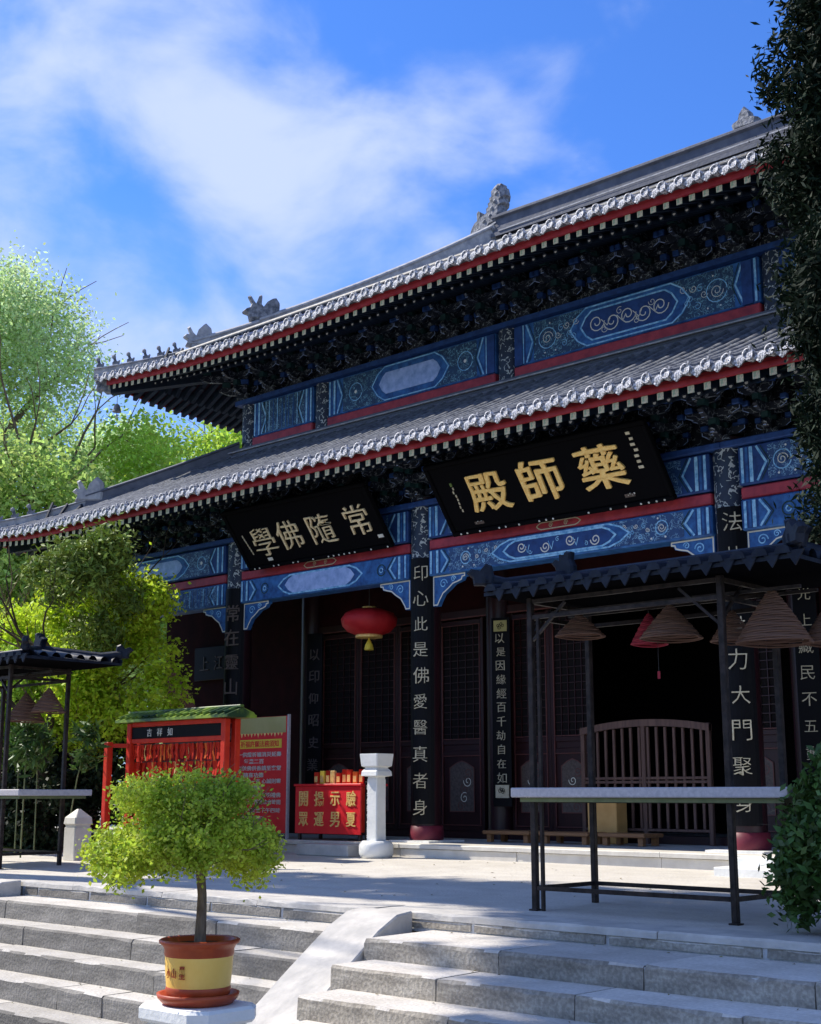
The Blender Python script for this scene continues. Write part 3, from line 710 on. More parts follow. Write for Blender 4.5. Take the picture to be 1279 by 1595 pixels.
# slatted half gate standing in the open doorway
def zarch(x, x0, x1, z, rise): u = (x-x0)/(x1-x0)*2-1; return z + rise*(1-u*u)
gx0, gx1, gy = -10.98, -8.98, 15.3
g = thing('slatted_gate', 'brown wooden slatted gate with arched top rail across the open middle doorway', 'gate', ((gx0+gx1)/2, gy, PZ))
for x_ in (gx0, (gx0+gx1)/2-.03, gx1-.06): MB().bev(x_, x_+.06, gy-.03, gy+.03, PZ, zarch(x_+.03,gx0,gx1,1.78,.07), 'wood_slat', .006).build('post', g)
k = MB(); n = 12
for i in range(n):
    a = gx0+(gx1-gx0)*i/n; b = gx0+(gx1-gx0)*(i+1)/n
    za, zb = zarch(a,gx0,gx1,1.74,.09), zarch(b,gx0,gx1,1.74,.09)
    k.add([(a,gy-.04,za-.06),(b,gy-.04,zb-.06),(b,gy+.04,zb-.06),(a,gy+.04,za-.06),(a,gy-.04,za+.03),(b,gy-.04,zb+.03),(b,gy+.04,zb+.03),(a,gy+.04,za+.03)],
          [(0,3,2,1),(4,5,6,7),(0,1,5,4),(2,3,7,6),(1,2,6,5),(3,0,4,7)], 'wood_slat')
k.build('top_rail', g)
for z in (.42, 1.03, 1.08): MB().bev(gx0+.06, gx1-.06, gy-.022, gy+.022, z, z+.035, 'wood_slat', .004).build('rail', g)
n = 15
for i in range(1, n):
    x_ = gx0 + (gx1-gx0)*i/n
    if abs(x_-(gx0+gx1)/2) < .05: continue
    MB().box(x_-.017, x_+.017, gy-.014, gy+.014, .46, zarch(x_,gx0,gx1,1.68,.08), 'wood_slat').build('slat', g)

# --- rafters, roofs
def upper_eave(e):
    t = [(0,.10),(.5,.065),(1.0,.02),(1.9,-.045),(2.8,-.09),(4.5,-.13),(5.7,-.115),(7.4,-.06),(9.2,-.03),(11,0),(30,0)]
    for (a, u), (b, v) in zip(t[:-1], t[1:]):
        if e <= b: s = (e-a)/(b-a); return u + (v-u)*s
    return 0
def lower_eave(e): return .16*max(0, 1-e/2.0)**2 - .05*math.exp(-((e-4)/3)**2)
class Roof:
    def __init__(s, name, x0, x1, y0, y1, dx, dy, ze, H, upf, shape, label):
        s.x0, s.x1, s.y0, s.y1, s.dx, s.dy, s.ze, s.H, s.upf, s.shape = x0, x1, y0, y1, dx, dy, ze, H, upf, shape
        s.o = link(name, s.bed(), HALL)
    def z(s, u, e):                      # u: 0 at the eave, 1 at the top; e: distance to nearest corner
        return s.ze + s.H * s.shape(u) + s.upf(e) * max(0, 1 - u*1.6) ** 1.6
    def front(s, x, u): return (x, s.y0 + s.dy*u, s.z(u, min(x-s.x0, s.x1-x)))
    def left(s, y, u): return (s.x0 + s.dx*u, y, s.z(u, min(y-s.y0, s.y1-y)))
    def right(s, y, u): return (s.x1 - s.dx*u, y, s.z(u, min(y-s.y0, s.y1-y)))
    def bed(s, dz=0, m='roof_bed', umax=1, ucut=0, flip=False):
        k = MB(); nu = 10
        for side in range(4):
            n = 60 if side in (0, 3) else 30; vs = []
            for j in range(nu+1):
                u = ucut + (umax-ucut) * j/nu
                for i in range(n+1):
                    t = i/n
                    if side in (0, 3):
                        x = (s.x0+s.dx*u)*(1-t) + (s.x1-s.dx*u)*t; p = list(s.front(x, u))
                        if side == 3: p[1] = s.y1 - s.dy*u
                    else:
                        y = (s.y0+s.dy*u)*(1-t) + (s.y1-s.dy*u)*t; p = s.left(y, u) if side == 1 else s.right(y, u)
                    vs.append((p[0], p[1], p[2]+dz))
            fs = [(j*(n+1)+i, j*(n+1)+i+1, (j+1)*(n+1)+i+1, (j+1)*(n+1)+i) for j in range(nu) for i in range(n)]
            if side in (1, 3): fs = [f[::-1] for f in fs]
            if flip: fs = [f[::-1] for f in fs]
            k.add(vs, fs, m, True)
        return k.mesh('roof')
def row_mesh(pts, rad, m='tile', ax='x', n=5):
    """half-round cover tiles running up the slope through pts, stepped a little at every tile"""
    vs = []; fs = []; k = len(pts)
    for i, p in enumerate(pts):
        rr = rad*(1.0 if i % 2 == 0 else .93)
        for j in range(n+1):
            a = math.pi*j/n
            o = rr*math.cos(a); h = rr*math.sin(a)
            vs.append((p[0]+o, p[1], p[2]+h) if ax == 'x' else (p[0], p[1]+o, p[2]+h))
    for i in range(k-1):
        for j in range(n):
            q = (i*(n+1)+j, (i+1)*(n+1)+j, (i+1)*(n+1)+j+1, i*(n+1)+j+1)
            fs.append(q if ax == 'x' else q[::-1])
    b = MB(); b.add(vs, fs, m, True); return b
RAD = .062
te = MB(); te.lathe([(.0,-.012),(.05,-.012),(.056,-.02),(.078,-.02),(.080,.0),(.078,.02),(.072,.10)], (0,0,0), 'tile_pale', 14, M=Matrix.Rotation(R(-90),4,'X'), cap=False)
te.add([(.012*math.cos(R(a)), -.02, .012*math.sin(R(a))) for a in range(0,360,60)] , [(0,1,2,3,4,5)], 'tile_pale')
te.cbox((0,.06,.095),(.03,.03,.05),'tile_pale')
TILE_END = te.mesh('tile_end')
dt = MB(); P = [(-.075,.035),(.075,.035),(.08,-.01),(.055,-.05),(.02,-.075),(0,-.095),(-.02,-.075),(-.055,-.05),(-.08,-.01)]
dt.prism(P, -.012, .008, 'tile_pale'); dt.box(-.07,.07,.008,.2,-.005,.02,'tile')
DRIP = dt.mesh('drip_tile')
fr = MB(); LR = .85; SL = .40
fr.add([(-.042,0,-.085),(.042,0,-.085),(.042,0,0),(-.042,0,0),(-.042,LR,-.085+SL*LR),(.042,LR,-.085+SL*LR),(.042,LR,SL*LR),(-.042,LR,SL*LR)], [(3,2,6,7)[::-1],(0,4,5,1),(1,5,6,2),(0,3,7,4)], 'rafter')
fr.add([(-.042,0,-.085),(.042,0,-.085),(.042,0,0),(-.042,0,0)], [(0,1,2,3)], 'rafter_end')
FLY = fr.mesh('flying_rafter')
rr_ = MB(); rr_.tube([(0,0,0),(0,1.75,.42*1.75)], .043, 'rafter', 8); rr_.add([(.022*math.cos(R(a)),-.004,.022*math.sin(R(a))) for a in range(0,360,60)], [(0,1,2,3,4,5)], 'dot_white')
RND = rr_.mesh('round_rafter')
def eave(rf, wall_y, wall_x, raf_step, tile_step, left_pieces):
    hx = rf.x1 - rf.x0
    # front
    n = int(round(hx/tile_step)); st = hx/n
    ends = MB()
    for i in range(n):
        x = rf.x0 + st*(i+.5); um = min(1, (x-rf.x0)/rf.dx, (rf.x1-x)/rf.dx); um = max(um, .02)
        k = max(3, int(um*rf.dy/.25)); pts = [rf.front(x, um*j/k) for j in range(k+1)]
        row_mesh(pts, RAD).build('tile_row', rf.o)
        p = rf.front(x, 0); sc = random.uniform(.78,.92)
        link('tile_end', TILE_END, rf.o, loc=(p[0], p[1]-.01, p[2]+.012), scale=(sc,1,sc), rot=(R(random.uniform(-4,4)),R(random.uniform(-20,20)),0))
        if i < n-1:
            p = rf.front(x+st/2, 0); link('drip_tile', DRIP, rf.o, loc=(p[0], p[1]-.004, p[2]-.012), rot=(R(random.uniform(-3,3)),0,0))
    # the other sides, joined
    for side in ('left', 'right'):
        f = rf.left if side == 'left' else rf.right; hy = rf.y1 - rf.y0; m_ = int(round(hy/tile_step)); sy = hy/m_; k2 = MB()
        for i in range(m_):
            y = rf.y0 + sy*(i+.5); um = max(.02, min(1, (y-rf.y0)/rf.dy, (rf.y1-y)/rf.dy)); k = max(3, int(um*rf.dx/.5))
            r_ = row_mesh([f(y, um*j/k) for j in range(k+1)], RAD, ax='y', n=4); k2.add(r_.v, r_.f, 'tile', True)
            p = f(y, 0); sg = -1 if side == 'left' else 1
            k2.lathe([(0,0),(.078,0),(.078,.05)], (0,0,0), 'tile_pale', 8, M=Matrix.Translation(p) @ Matrix.Rotation(R(90*-sg), 4, 'Y'), cap=False)
            p = f(y+sy/2, 0); k2.prism([(-.075,.03),(.075,.03),(.0,-.095)], -.01, .01, 'tile_pale', M=Matrix.Translation(p) @ Matrix.Rotation(R(90), 4, 'Z'))
        k2.build('side_tiles', rf.o, kind='stuff')
    # red fascia boards following the eave
    def fascia(side):
        k = MB(); n_ = 70; vs = []
        for i in range(n_+1):
            t = i/n_
            if side == 'front': p = rf.front(rf.x0+.06+(hx-.12)*t, 0); q = [(p[0], p[1]+.12, p[2]-.022), (p[0], p[1]+.12, p[2]-.125), (p[0], p[1]+.16, p[2]-.125)]
            else:
                y = rf.y0+.06+(rf.y1-rf.y0-.12)*t; p = (rf.left if side == 'left' else rf.right)(y, 0); s_ = .12 if side == 'left' else -.12
                q = [(p[0]+s_, y, p[2]-.022), (p[0]+s_, y, p[2]-.125), (p[0]+s_*1.35, y, p[2]-.125)]
            vs += q
        fs = []
        for i in range(n_):
            a = 3*i; fs += [(a, a+1, a+4, a+3), (a+1, a+2, a+5, a+4)]
        if side == 'right': fs = [f[::-1] for f in fs]
        if side == 'left': fs = [f[::-1] for f in fs]
        k.add(vs, fs, 'fascia_red'); return k.build('fascia_board', rf.o)
    for sd in ('front', 'left', 'right'): fascia(sd)
    # sheathing under the tiles
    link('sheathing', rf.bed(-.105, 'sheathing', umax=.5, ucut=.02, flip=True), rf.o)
    # rafters
    n = int(round((hx-.5)/raf_step)); st = (hx-.5)/n
    for i in range(n+1):
        x = rf.x0 + .25 + st*i; p = rf.front(x, 0); e = min(x-rf.x0, rf.x1-x); j = random.uniform(-.006,.006)
        link('flying_rafter', FLY, rf.o, loc=(x+j, p[1]+.15, p[2]-.128), scale=(1, min(1, max(.08, (e-.2)/.85)), 1))
        if e > 1.0: link('round_rafter', RND, rf.o, loc=(x+j, p[1]+.66, p[2]-.06), scale=(1, min(1, (e-.72)/1.9), 1))
    hy = rf.y1 - rf.y0; n = int(round((hy-.5)/raf_step)); st = (hy-.5)/n; ks = MB()
    for side, f, sg in (('left', rf.left, -1), ('right', rf.right, 1)):
        ks = MB()
        for i in range(n+1):
            y = rf.y0+.25+st*i; p = f(y, 0); e = min(y-rf.y0, rf.y1-y); sc = min(1, max(.08, (e-.2)/.85))
            M = Matrix.Translation((p[0]-sg*.15, y, p[2]-.128)) @ Matrix.Rotation(R(90*sg), 4, 'Z') @ Matrix.Diagonal((1, sc, 1, 1))
            ks.add(fr.v, fr.f[:4], 'rafter', False, M); ks.add(fr.v[-4:], [(0,1,2,3)], 'rafter_end', False, M)
            if e > 1.0:
                M = Matrix.Translation((p[0]-sg*.66, y, p[2]-.06)) @ Matrix.Rotation(R(90*sg), 4, 'Z') @ Matrix.Diagonal((1, min(1, (e-.72)/1.9), 1, 1))
                ks.bar(M @ Vector((0,0,0)), M @ Vector((0,1.75,.735)), .08, 'rafter')
        ks.build('side_rafters', rf.o, kind='stuff')
UP = Roof('upper_roof', -20.85, .25, 13.77, 25.03, 5.2, 5.63, 8.42, 3.08, upper_eave, lambda u: .70*u + .30*u**2.2, '')
LO = Roof('lower_roof', -22.2, 1.6, 12.27, 26.5, 3.35, 3.40, 5.385, 1.66, lower_eave, lambda u: .84*u + .16*u*u, '')
eave(UP, 15.8, 0, .192, .25, True)
eave(LO, 15.7, 0, .198, .25, True)

# --- upper storey
YU = 15.72
UX = [-18.72, -16.72, -12.55, -7.98, -3.80, -1.80]
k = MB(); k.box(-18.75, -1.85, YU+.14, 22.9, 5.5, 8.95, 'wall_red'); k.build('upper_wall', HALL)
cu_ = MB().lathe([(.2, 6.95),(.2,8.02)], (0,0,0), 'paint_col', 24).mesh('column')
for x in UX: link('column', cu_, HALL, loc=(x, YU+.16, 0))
up_style = ['stripes','blank_upper','upper','blank_upper','stripes']
for i in range(5):
    a, b = UX[i]+.19, UX[i+1]-.19
    if i in (1,3): b_ = b
    beam(a, b, YU, .12, 7.345, 8.0, up_style[i], 'beam', 'blue', 'paint_upper')
    beam(a, b, YU-.02, .13, 7.14, 7.335, None, 'red_board', 'strip_red')
# short painted panels beside the inner columns, as wide as a post
for x in (-12.55,-8.07):
    for q in (-.36, .2): MB().bev(x+q, x+q+.16, YU-.02, YU+.02, 7.35, 7.98, 'blue_deep', .006).build('edge_board', HALL)
# side beams of the upper storey (left end)
b = MB().bev(-18.86,-18.74, YU+.3, 22.8, 7.345, 8.0, 'blue_deep', .01).build('side_beam', HALL)
MB().box(-18.95,-1.65, YU-.1, YU+.2, 8.004, 8.09, 'blue_deep').build('plate_beam', HALL)
# bracket sets
def bracket(k, sc=1.0):
    D = 'paint_bracket'; L_ = 'blue_pale'
    z = 0; k.bev(-.12*sc,.12*sc,-.12*sc,.12*sc,0,.13*sc,D,.02)
    for t in range(3):
        z = (.15+.24*t)*sc; out = .27*(t+1)*sc; wdt = (.30+.08*(t % 2))*sc
        # arm reaching out, its nose cut upward
        k.prism([(-out-.10*sc, z+.02*sc),(-out+.03*sc, z-.05*sc),(.16*sc, z-.05*sc),(.16*sc, z+.09*sc),(-out-.04*sc, z+.09*sc)], -.035*sc, .035*sc, D, M=Matrix.Rotation(R(90),4,'Z'))
        k.strip([(-.028*sc, z-.03*sc),(.028*sc, z-.03*sc)], .012*sc, -out-.06*sc, L_)
        for o_ in ([0] if t == 0 else [-.27*t*sc, 0]):
            k.prism([(-wdt,z+.09*sc),(-wdt,z+.03*sc),(-wdt*.72,z-.03*sc),(wdt*.72,z-.03*sc),(wdt,z+.03*sc),(wdt,z+.09*sc)], o_-.03*sc, o_+.03*sc, D)
        k.strip([(-wdt,z+.08*sc),(-wdt,z+.03*sc),(-wdt*.72,z-.02*sc)], .009*sc, -.27*t*sc-.034*sc, L_); k.strip([(wdt*.72,z-.02*sc),(wdt,z+.03*sc),(wdt,z+.08*sc)], .009*sc, -.27*t*sc-.034*sc, L_)
        for xx in (-wdt*.88, 0, wdt*.88):
            yy = -.27*t*sc; k.bev(xx-.055*sc, xx+.055*sc, yy-.055*sc, yy+.055*sc, z+.10*sc, z+.19*sc, 'blue_deep' if xx else 'green_paint', .012*sc)
        k.cbox((0,-out,z+.145*sc),(.11*sc,.11*sc,.09*sc),'green_paint')
    return k
BR = bracket(MB(), 1.0).mesh('bracket_set'); BRs = bracket(MB(), .72).mesh('bracket_set')
BRl = bracket(MB(), 1.0); 
n = 23
for i in range(n+1):
    x = -18.72 + (UX[-1]-UX[0])*i/n; link('bracket_set', BR, HALL, loc=(x, YU+.02, 8.092))
for i in range(9):
    link('bracket_set', BR, HALL, loc=(-18.74, YU+.45+.75*i, 8.092), rot=(0,0,R(-90)))
c_ = link('bracket_set', BR, HALL, loc=(-18.76, YU+.0, 8.092), rot=(0,0,R(-45))); c_.scale = (1,1.35,1)
for i in range(1, 31):
    x = CX[0] + (CX[-1]-CX[0])*(i-.0)/31; link('bracket_set', BRs, HALL, loc=(x, 13.86, 4.932))
for i, x in enumerate(CX): link('bracket_set', BRs, HALL, loc=(x-.01, 13.80, 4.932), scale=(1.3,1.2,1.05))
k = MB(); k.box(-19.7,-.9, 14.80,14.92, 8.80,8.93,'blue_deep'); k.tube([(-19.9,14.86,8.99),(-.7,14.86,8.99)], .07, 'paint_bracket', 10); k.build('purlin', HALL)
k = MB(); k.tube([(-21.2,13.30,5.62),(.6,13.30,5.62)], .08, 'paint_bracket', 10); k.box(-21.0,.4,13.24,13.34,5.43,5.54,'blue_deep'); k.build('purlin', HALL)
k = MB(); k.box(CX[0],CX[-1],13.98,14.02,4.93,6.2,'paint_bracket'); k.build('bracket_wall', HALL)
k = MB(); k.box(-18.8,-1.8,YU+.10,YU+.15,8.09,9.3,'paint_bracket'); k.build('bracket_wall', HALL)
k = MB()
for sx, x0_, x1_ in ((1,-21.7,-20.5),(-1,1.1,-.1)): MB().bar((x0_,12.75,5.26),(x1_,13.95,5.58),.16,'rafter',.2).build('corner_beam', LO.o)
# corner beams of the upper eave with a carved nose, and the wind bell below
for x0_, x1_ in ((-20.62,-18.7),(.02,-1.9)):
    k = MB(); k.bar((x0_,14.0,8.33),(x1_,15.9,8.72),.17,'rafter',.22)
    s_ = 1 if x0_ < -10 else -1
    M = Matrix.Translation((x0_, 14.0, 8.36)) @ Matrix.Rotation(R(45*s_ if s_ > 0 else 135),4,'Z')
    k.puffy([(-.26,.02),(-.30,.10),(-.20,.15),(-.12,.13),(-.04,.17),(.10,.13),(.10,-.12),(-.08,-.13),(-.16,-.06),(-.22,-.10),(-.28,-.06)], .085, 'beast', M)
    k.build('corner_beam', UP.o)
def bell_at(x, y, z, lab):
    b = thing('wind_bell', lab, 'bell', (x, y, z))
    MB().lathe([(.085,0),(.078,.03),(.062,.09),(.05,.13),(.02,.155),(.008,.16)], (x,y,z), 'beast', 14).build('bell_body', b)
    MB().tube([(x,y,z+.155),(x,y,z+.30)], .006, 'beast', 5).build('hook', b)
    MB().tube([(x,y,z+.1),(x,y,z-.05)], .005, 'beast', 5).box(x-.03,x+.03,y-.003,y+.003,z-.12,z-.05,'beast').build('clapper', b)
bell_at(-20.52, 14.08, 7.88, 'small dark wind bell hanging under the upturned upper eave corner')

# --- ridges and ornaments
def ridge_run(pts, h, w, m, parent, name='ridge'):
    """moulded ridge following pts (base line)"""
    pts = [Vector(p) for p in pts]; prof = [(-w*.62,0),(-w*.62,h*.16),(-w*.42,h*.22),(-w*.42,h*.74),(-w*.6,h*.80),(-w*.6,h*.88),(-w*.3,h*1.0),(w*.3,h*1.0),(w*.6,h*.88),(w*.6,h*.80),(w*.42,h*.74),(w*.42,h*.22),(w*.62,h*.16),(w*.62,0)]
    vs = []; n = len(prof)
    for i, p in enumerate(pts):
        t = pts[min(i+1,len(pts)-1)] - pts[max(i-1,0)]; a = Vector((t.y,-t.x,0)).normalized()
        for (o, z) in prof: vs.append(p + a*o + Vector((0,0,z)))
    fs = [(i*n+j, i*n+j+1, (i+1)*n+j+1, (i+1)*n+j) for i in range(len(pts)-1) for j in range(n-1)]
    fs += [tuple(range(n)), tuple(range((len(pts)-1)*n, len(pts)*n))[::-1]]
    k = MB(); k.add(vs, fs, m); return k.build(name, parent)
rx0, rx1, ry, rz = -15.65, -4.95, 19.4, 11.50
ridge_run([(rx0+ (rx1-rx0)*i/24, ry, rz+.05*(abs(i/12-1))**2) for i in range(25)], .50, .30, 'ridge', UP.o, 'main_ridge')
k = MB()
for z in (.115,): k.bar((rx0+.2, ry-.19, rz+z+.02),(rx1-.2, ry-.19, rz+z+.02),.02,'ridge_pale',.025)
k.build('ridge_moulding', UP.o)
CHIWEN = [(-.28,0),(-.33,.22),(-.44,.30),(-.36,.36),(-.30,.52),(-.22,.62),(-.13,.66),(-.14,.86),(-.09,.90),(-.05,.86),(-.05,.70),(.06,.74),(.16,.78),(.15,.88),(.22,.92),(.20,1.0),(.27,1.03),(.25,1.12),(.32,1.16),(.31,1.28),(.40,1.33),(.50,1.31),(.53,1.2),(.56,1.22),(.60,1.05),(.54,1.02),(.57,.9),(.50,.86),(.50,.72),(.44,.60),(.40,.5),(.22,.50),(.19,.44),(.20,.38),(.40,.36),(.40,.30),(.22,.28),(.20,.2),(.40,.18),(.40,0)]
def chiwen(x, s, lab):
    k = MB(); k.puffy([(s*a, b) for a, b in CHIWEN], .15, 'beast')
    for (a, b) in ((-.15,.3),(-.05,.45),(.1,.6),(.25,.68),(.3,.82),(.38,.95),(.42,1.1),(.45,1.22),(.05,.3),(-.2,.15),(.0,.12)):
        k.lathe([(0,.03),(.035,.02),(.05,0)], (0,0,0), 'beast', 8, M=Matrix.Translation((s*a,-.145,b)) @ Matrix.Rotation(R(90),4,'X'), cap=False)
    k.strip([(s*.4,.5),(s*.24,.47),(s*.18,.36),(s*.22,.2),(s*.4,.19)], .03, -.156, 'ridge_pale'); k.strip([(s*-.1,.55),(s*-.02,.35)], .025, -.156, 'ridge_pale')
    link('ridge_beast', k.mesh('ridge_beast'), UP.o, loc=(x, ry, rz-.14))
chiwen(rx0-.30, 1, ''); chiwen(rx1+.30, -1, '')
k = MB(); k.puffy([(-.22,0),(-.25,.12),(-.13,.16),(-.10,.28),(0,.40),(.10,.28),(.13,.16),(.25,.12),(.22,0)], .1, 'beast'); link('ridge_finial', k.mesh('ridge_finial'), UP.o, loc=(XC, ry, rz+.48))
# hips
def hip_pts(rf, sgn, u0, u1, n=14, back=False):
    out = []
    for i in range(n+1):
        u = u0+(u1-u0)*i/n; x = rf.x0+rf.dx*u if sgn < 0 else rf.x1-rf.dx*u; y = rf.y0+rf.dy*u if not back else rf.y1-rf.dy*u
        out.append((x, y, rf.z(u, rf.dx*u)))
    return out
BEASTLET = MB(); BEASTLET.puffy([(-.055,0),(-.06,.05),(-.03,.07),(-.045,.13),(-.075,.15),(-.07,.19),(-.03,.215),(0,.19),(.005,.13),(.03,.08),(.06,.07),(.085,.10),(.07,.03),(.06,0)], .03, 'beast')
BEASTLET = BEASTLET.mesh('roof_figure')
HORN = MB(); HORN.puffy([(-.20,0),(-.22,.10),(-.30,.13),(-.26,.17),(-.19,.19),(-.16,.26),(-.22,.38),(-.18,.40),(-.12,.30),(-.09,.26),(-.04,.40),(.0,.41),(-.01,.27),(.05,.20),(.12,.30),(.22,.36),(.27,.28),(.26,.12),(.24,0)], .085, 'beast')
HORN = HORN.mesh('hip_beast')
LEAFB = MB(); LEAFB.puffy([(-.20,0),(-.16,.10),(-.24,.15),(-.20,.19),(-.14,.18),(-.18,.30),(-.14,.33),(-.08,.22),(-.02,.16),(.02,.28),(.12,.38),(.20,.30),(.23,.12),(.22,0)], .08, 'ridge_pale')
LEAFB = LEAFB.mesh('hip_beast')
for sgn in (-1, 1):
    for back in (False, True):
        ang = {(-1,False):45,(1,False):135,(-1,True):-45,(1,True):-135}[(sgn,back)]
        ridge_run(hip_pts(UP, sgn, 1.0, .40, back=back), .42, .20, 'ridge_pale' , UP.o, 'hip_ridge')
        ridge_run(hip_pts(UP, sgn, .40, .235, 6, back=back), .38, .19, 'ridge_pale', UP.o, 'hip_ridge')
        ridge_run(hip_pts(UP, sgn, .235, .0, 8, back=back), .20, .16, 'ridge_pale', UP.o, 'hip_ridge')
        ridge_run(hip_pts(LO, sgn, 1.0, .42, back=back), .26, .18, 'ridge', LO.o, 'hip_ridge')
        ridge_run(hip_pts(LO, sgn, .42, .0, 8, back=back), .17, .15, 'ridge_pale', LO.o, 'hip_ridge')
        if back: continue
        def on(rf, u, dz, me, nm, sc=1):
            p = hip_pts(rf, sgn, u, u, 1)[0]; o = link(nm, me, rf.o, loc=(p[0], p[1], p[2]+dz), rot=(0,0,R(ang))); o.scale = (sc,sc,sc)
        on(UP, .405, .34, HORN, 'hip_beast', 1.25); on(UP, .250, .2, LEAFB, 'hip_beast', 1.2)
        for u in (.012,.05,.085,.123,.158,.196): on(UP, u, .195, BEASTLET, 'roof_figure', 1.0)
        on(LO, .43, .1, LEAFB, 'hip_beast', 1.25)
        for u in (.03,.09,.15,.21): on(LO, u, .165, BEASTLET, 'roof_figure', 1.0)
# ridge round the foot of the upper storey
k = MB(); zt = LO.ze+LO.H
zt = 7.10
k.bev(-19.0,-1.6,YU-.30,YU-.03,zt-.34,zt-.12,'ridge',.01); k.bev(-18.98,-1.62,YU-.22,YU-.03,zt-.118,zt-.05,'black_metal',.01)
k.bev(-19.02,-1.58,YU-.25,YU-.10,zt-.048,zt-.024,'ridge_pale',.006); k.bev(-18.95,-1.65,YU-.16,YU-.03,zt-.022,zt+.04,'ridge',.006)
k.bev(-19.0,-18.80,YU-.03,23.0,zt-.34,zt+.04,'ridge',.01); k.bev(-1.8,-1.6,YU-.03,23.0,zt-.34,zt+.04,'ridge',.01)
k.build('foot_ridge', LO.o)

# ================================================================== PLAQUES AND BOARDS
def plaque(lab, xa, xb, up, ua, ub, chars, m, bold, sz, wide, marks, char_dy=0):
    """board tilted forward: up is the direction of its height in the YZ plane, from the foot line at Y=13.55"""
    cx = (xa+xb)/2
    t = thing('plaque', lab, 'plaque', (cx, 13.55, 4.38)); t['group'] = 'name plaques under the lower eave'
    ang = math.atan2(-up[0], up[1]); t.rotation_euler = (ang, 0, 0)
    k = MB(); k.bev(xa-cx, xb-cx, -.0, .05, ua, ub, 'dull_black', .01); link('board', k.mesh('board'), t, local=True)
    fw = .06
    for n_, (a, b, c, d) in enumerate(((xa-cx-fw, xb-cx+fw, ua-fw, ua), (xa-cx-fw, xb-cx+fw, ub, ub+fw), (xa-cx-fw, xa-cx, ua, ub), (xb-cx, xb-cx+fw, ua, ub))):
        link('frame', MB().bev(a, b, -.03, .06, c, d, 'dull_black', .012).mesh('frame'), t, local=True)
    for ch, x, u in chars:
        link('character', thick_glyph(ch, m, bold) if bold > 0 else glyph(ch, m, bold), t, loc=(x-cx, -.012, u), rot=(R(90),0,0), scale=(sz*wide, sz, .6), local=True)
    k = MB()
    for (x, u, w, h, mm) in marks: k.box(x-cx-w/2, x-cx+w/2, -.008, .001, u-h/2, u+h/2, mm)
    # studs along the lower frame
    i = xa + .1
    while i < xb: k.lathe([(0,.01),(.013,.006),(.015,0)], (0,0,0), 'ink_white', 6, M=Matrix.Translation((i-cx,-.031,ua-fw/2)) @ Matrix.Rotation(R(90),4,'X'), cap=False) if random.random() < .55 else None; i += .11
    link('small_inscription', k.mesh('small_inscription'), t, local=True, kind='stuff')
    k = MB(); k.bar((xa-cx+.4, .05, ub),(xa-cx+.4, .5, ub+.15),.03,'black_metal'); k.bar((xb-cx-.4, .05, ub),(xb-cx-.4, .5, ub+.15),.03,'black_metal'); link('hanger', k.mesh('hanger'), t, local=True, kind='stuff')
UPV = (-.6, .8)
mk = [(-8.56+random.uniform(-.02,.02), .86-.075*i, random.uniform(.05,.075), .035, 'gold_pale') for i in range(7)]
mk += [(-11.45, .66, .035, .05, 'green_glaze')] + [(-11.45+random.uniform(-.012,.012), .60-.055*i, .018, .04, 'gold_pale') for i in range(7)]
mk += [(-8.88,.075,.14,.045,'gold_dull'), (-11.26,.06,.15,.04,'gold_dull')]
mk += [(-8.90+.03*i,.08+.012*(i%2),.016,.02,'ink_white') for i in range(4)] + [(-11.31+.03*i,.065+.01*(i%2),.014,.018,'ink_white') for i in range(4)]
plaque('wide black plaque with three thick gold characters over the middle bay', -11.72, -8.36, UPV, -.02, .93,
       [('殿', -10.90, .47), ('師', -10.02, .50), ('藥', -9.11, .51)], 'gold', .016, .57, 1.12, mk)
mk = [(-15.80+.008*i, .50-.05*i, .018, .045, 'gold_pale') for i in range(7)] + [(-15.44,.06,.10,.05,'ink_white'),(-13.05,.12,.10,.05,'ink_white')]
plaque('black plaque with four thin pale gold characters over the second bay from the left', -15.95, -12.98, UPV, -.02, .90,
       [('學', -15.38, .36), ('佛', -14.80, .40), ('隨', -14.10, .40), ('常', -13.33, .43)], 'gold_soft', -.008, .47, 1.05, mk)
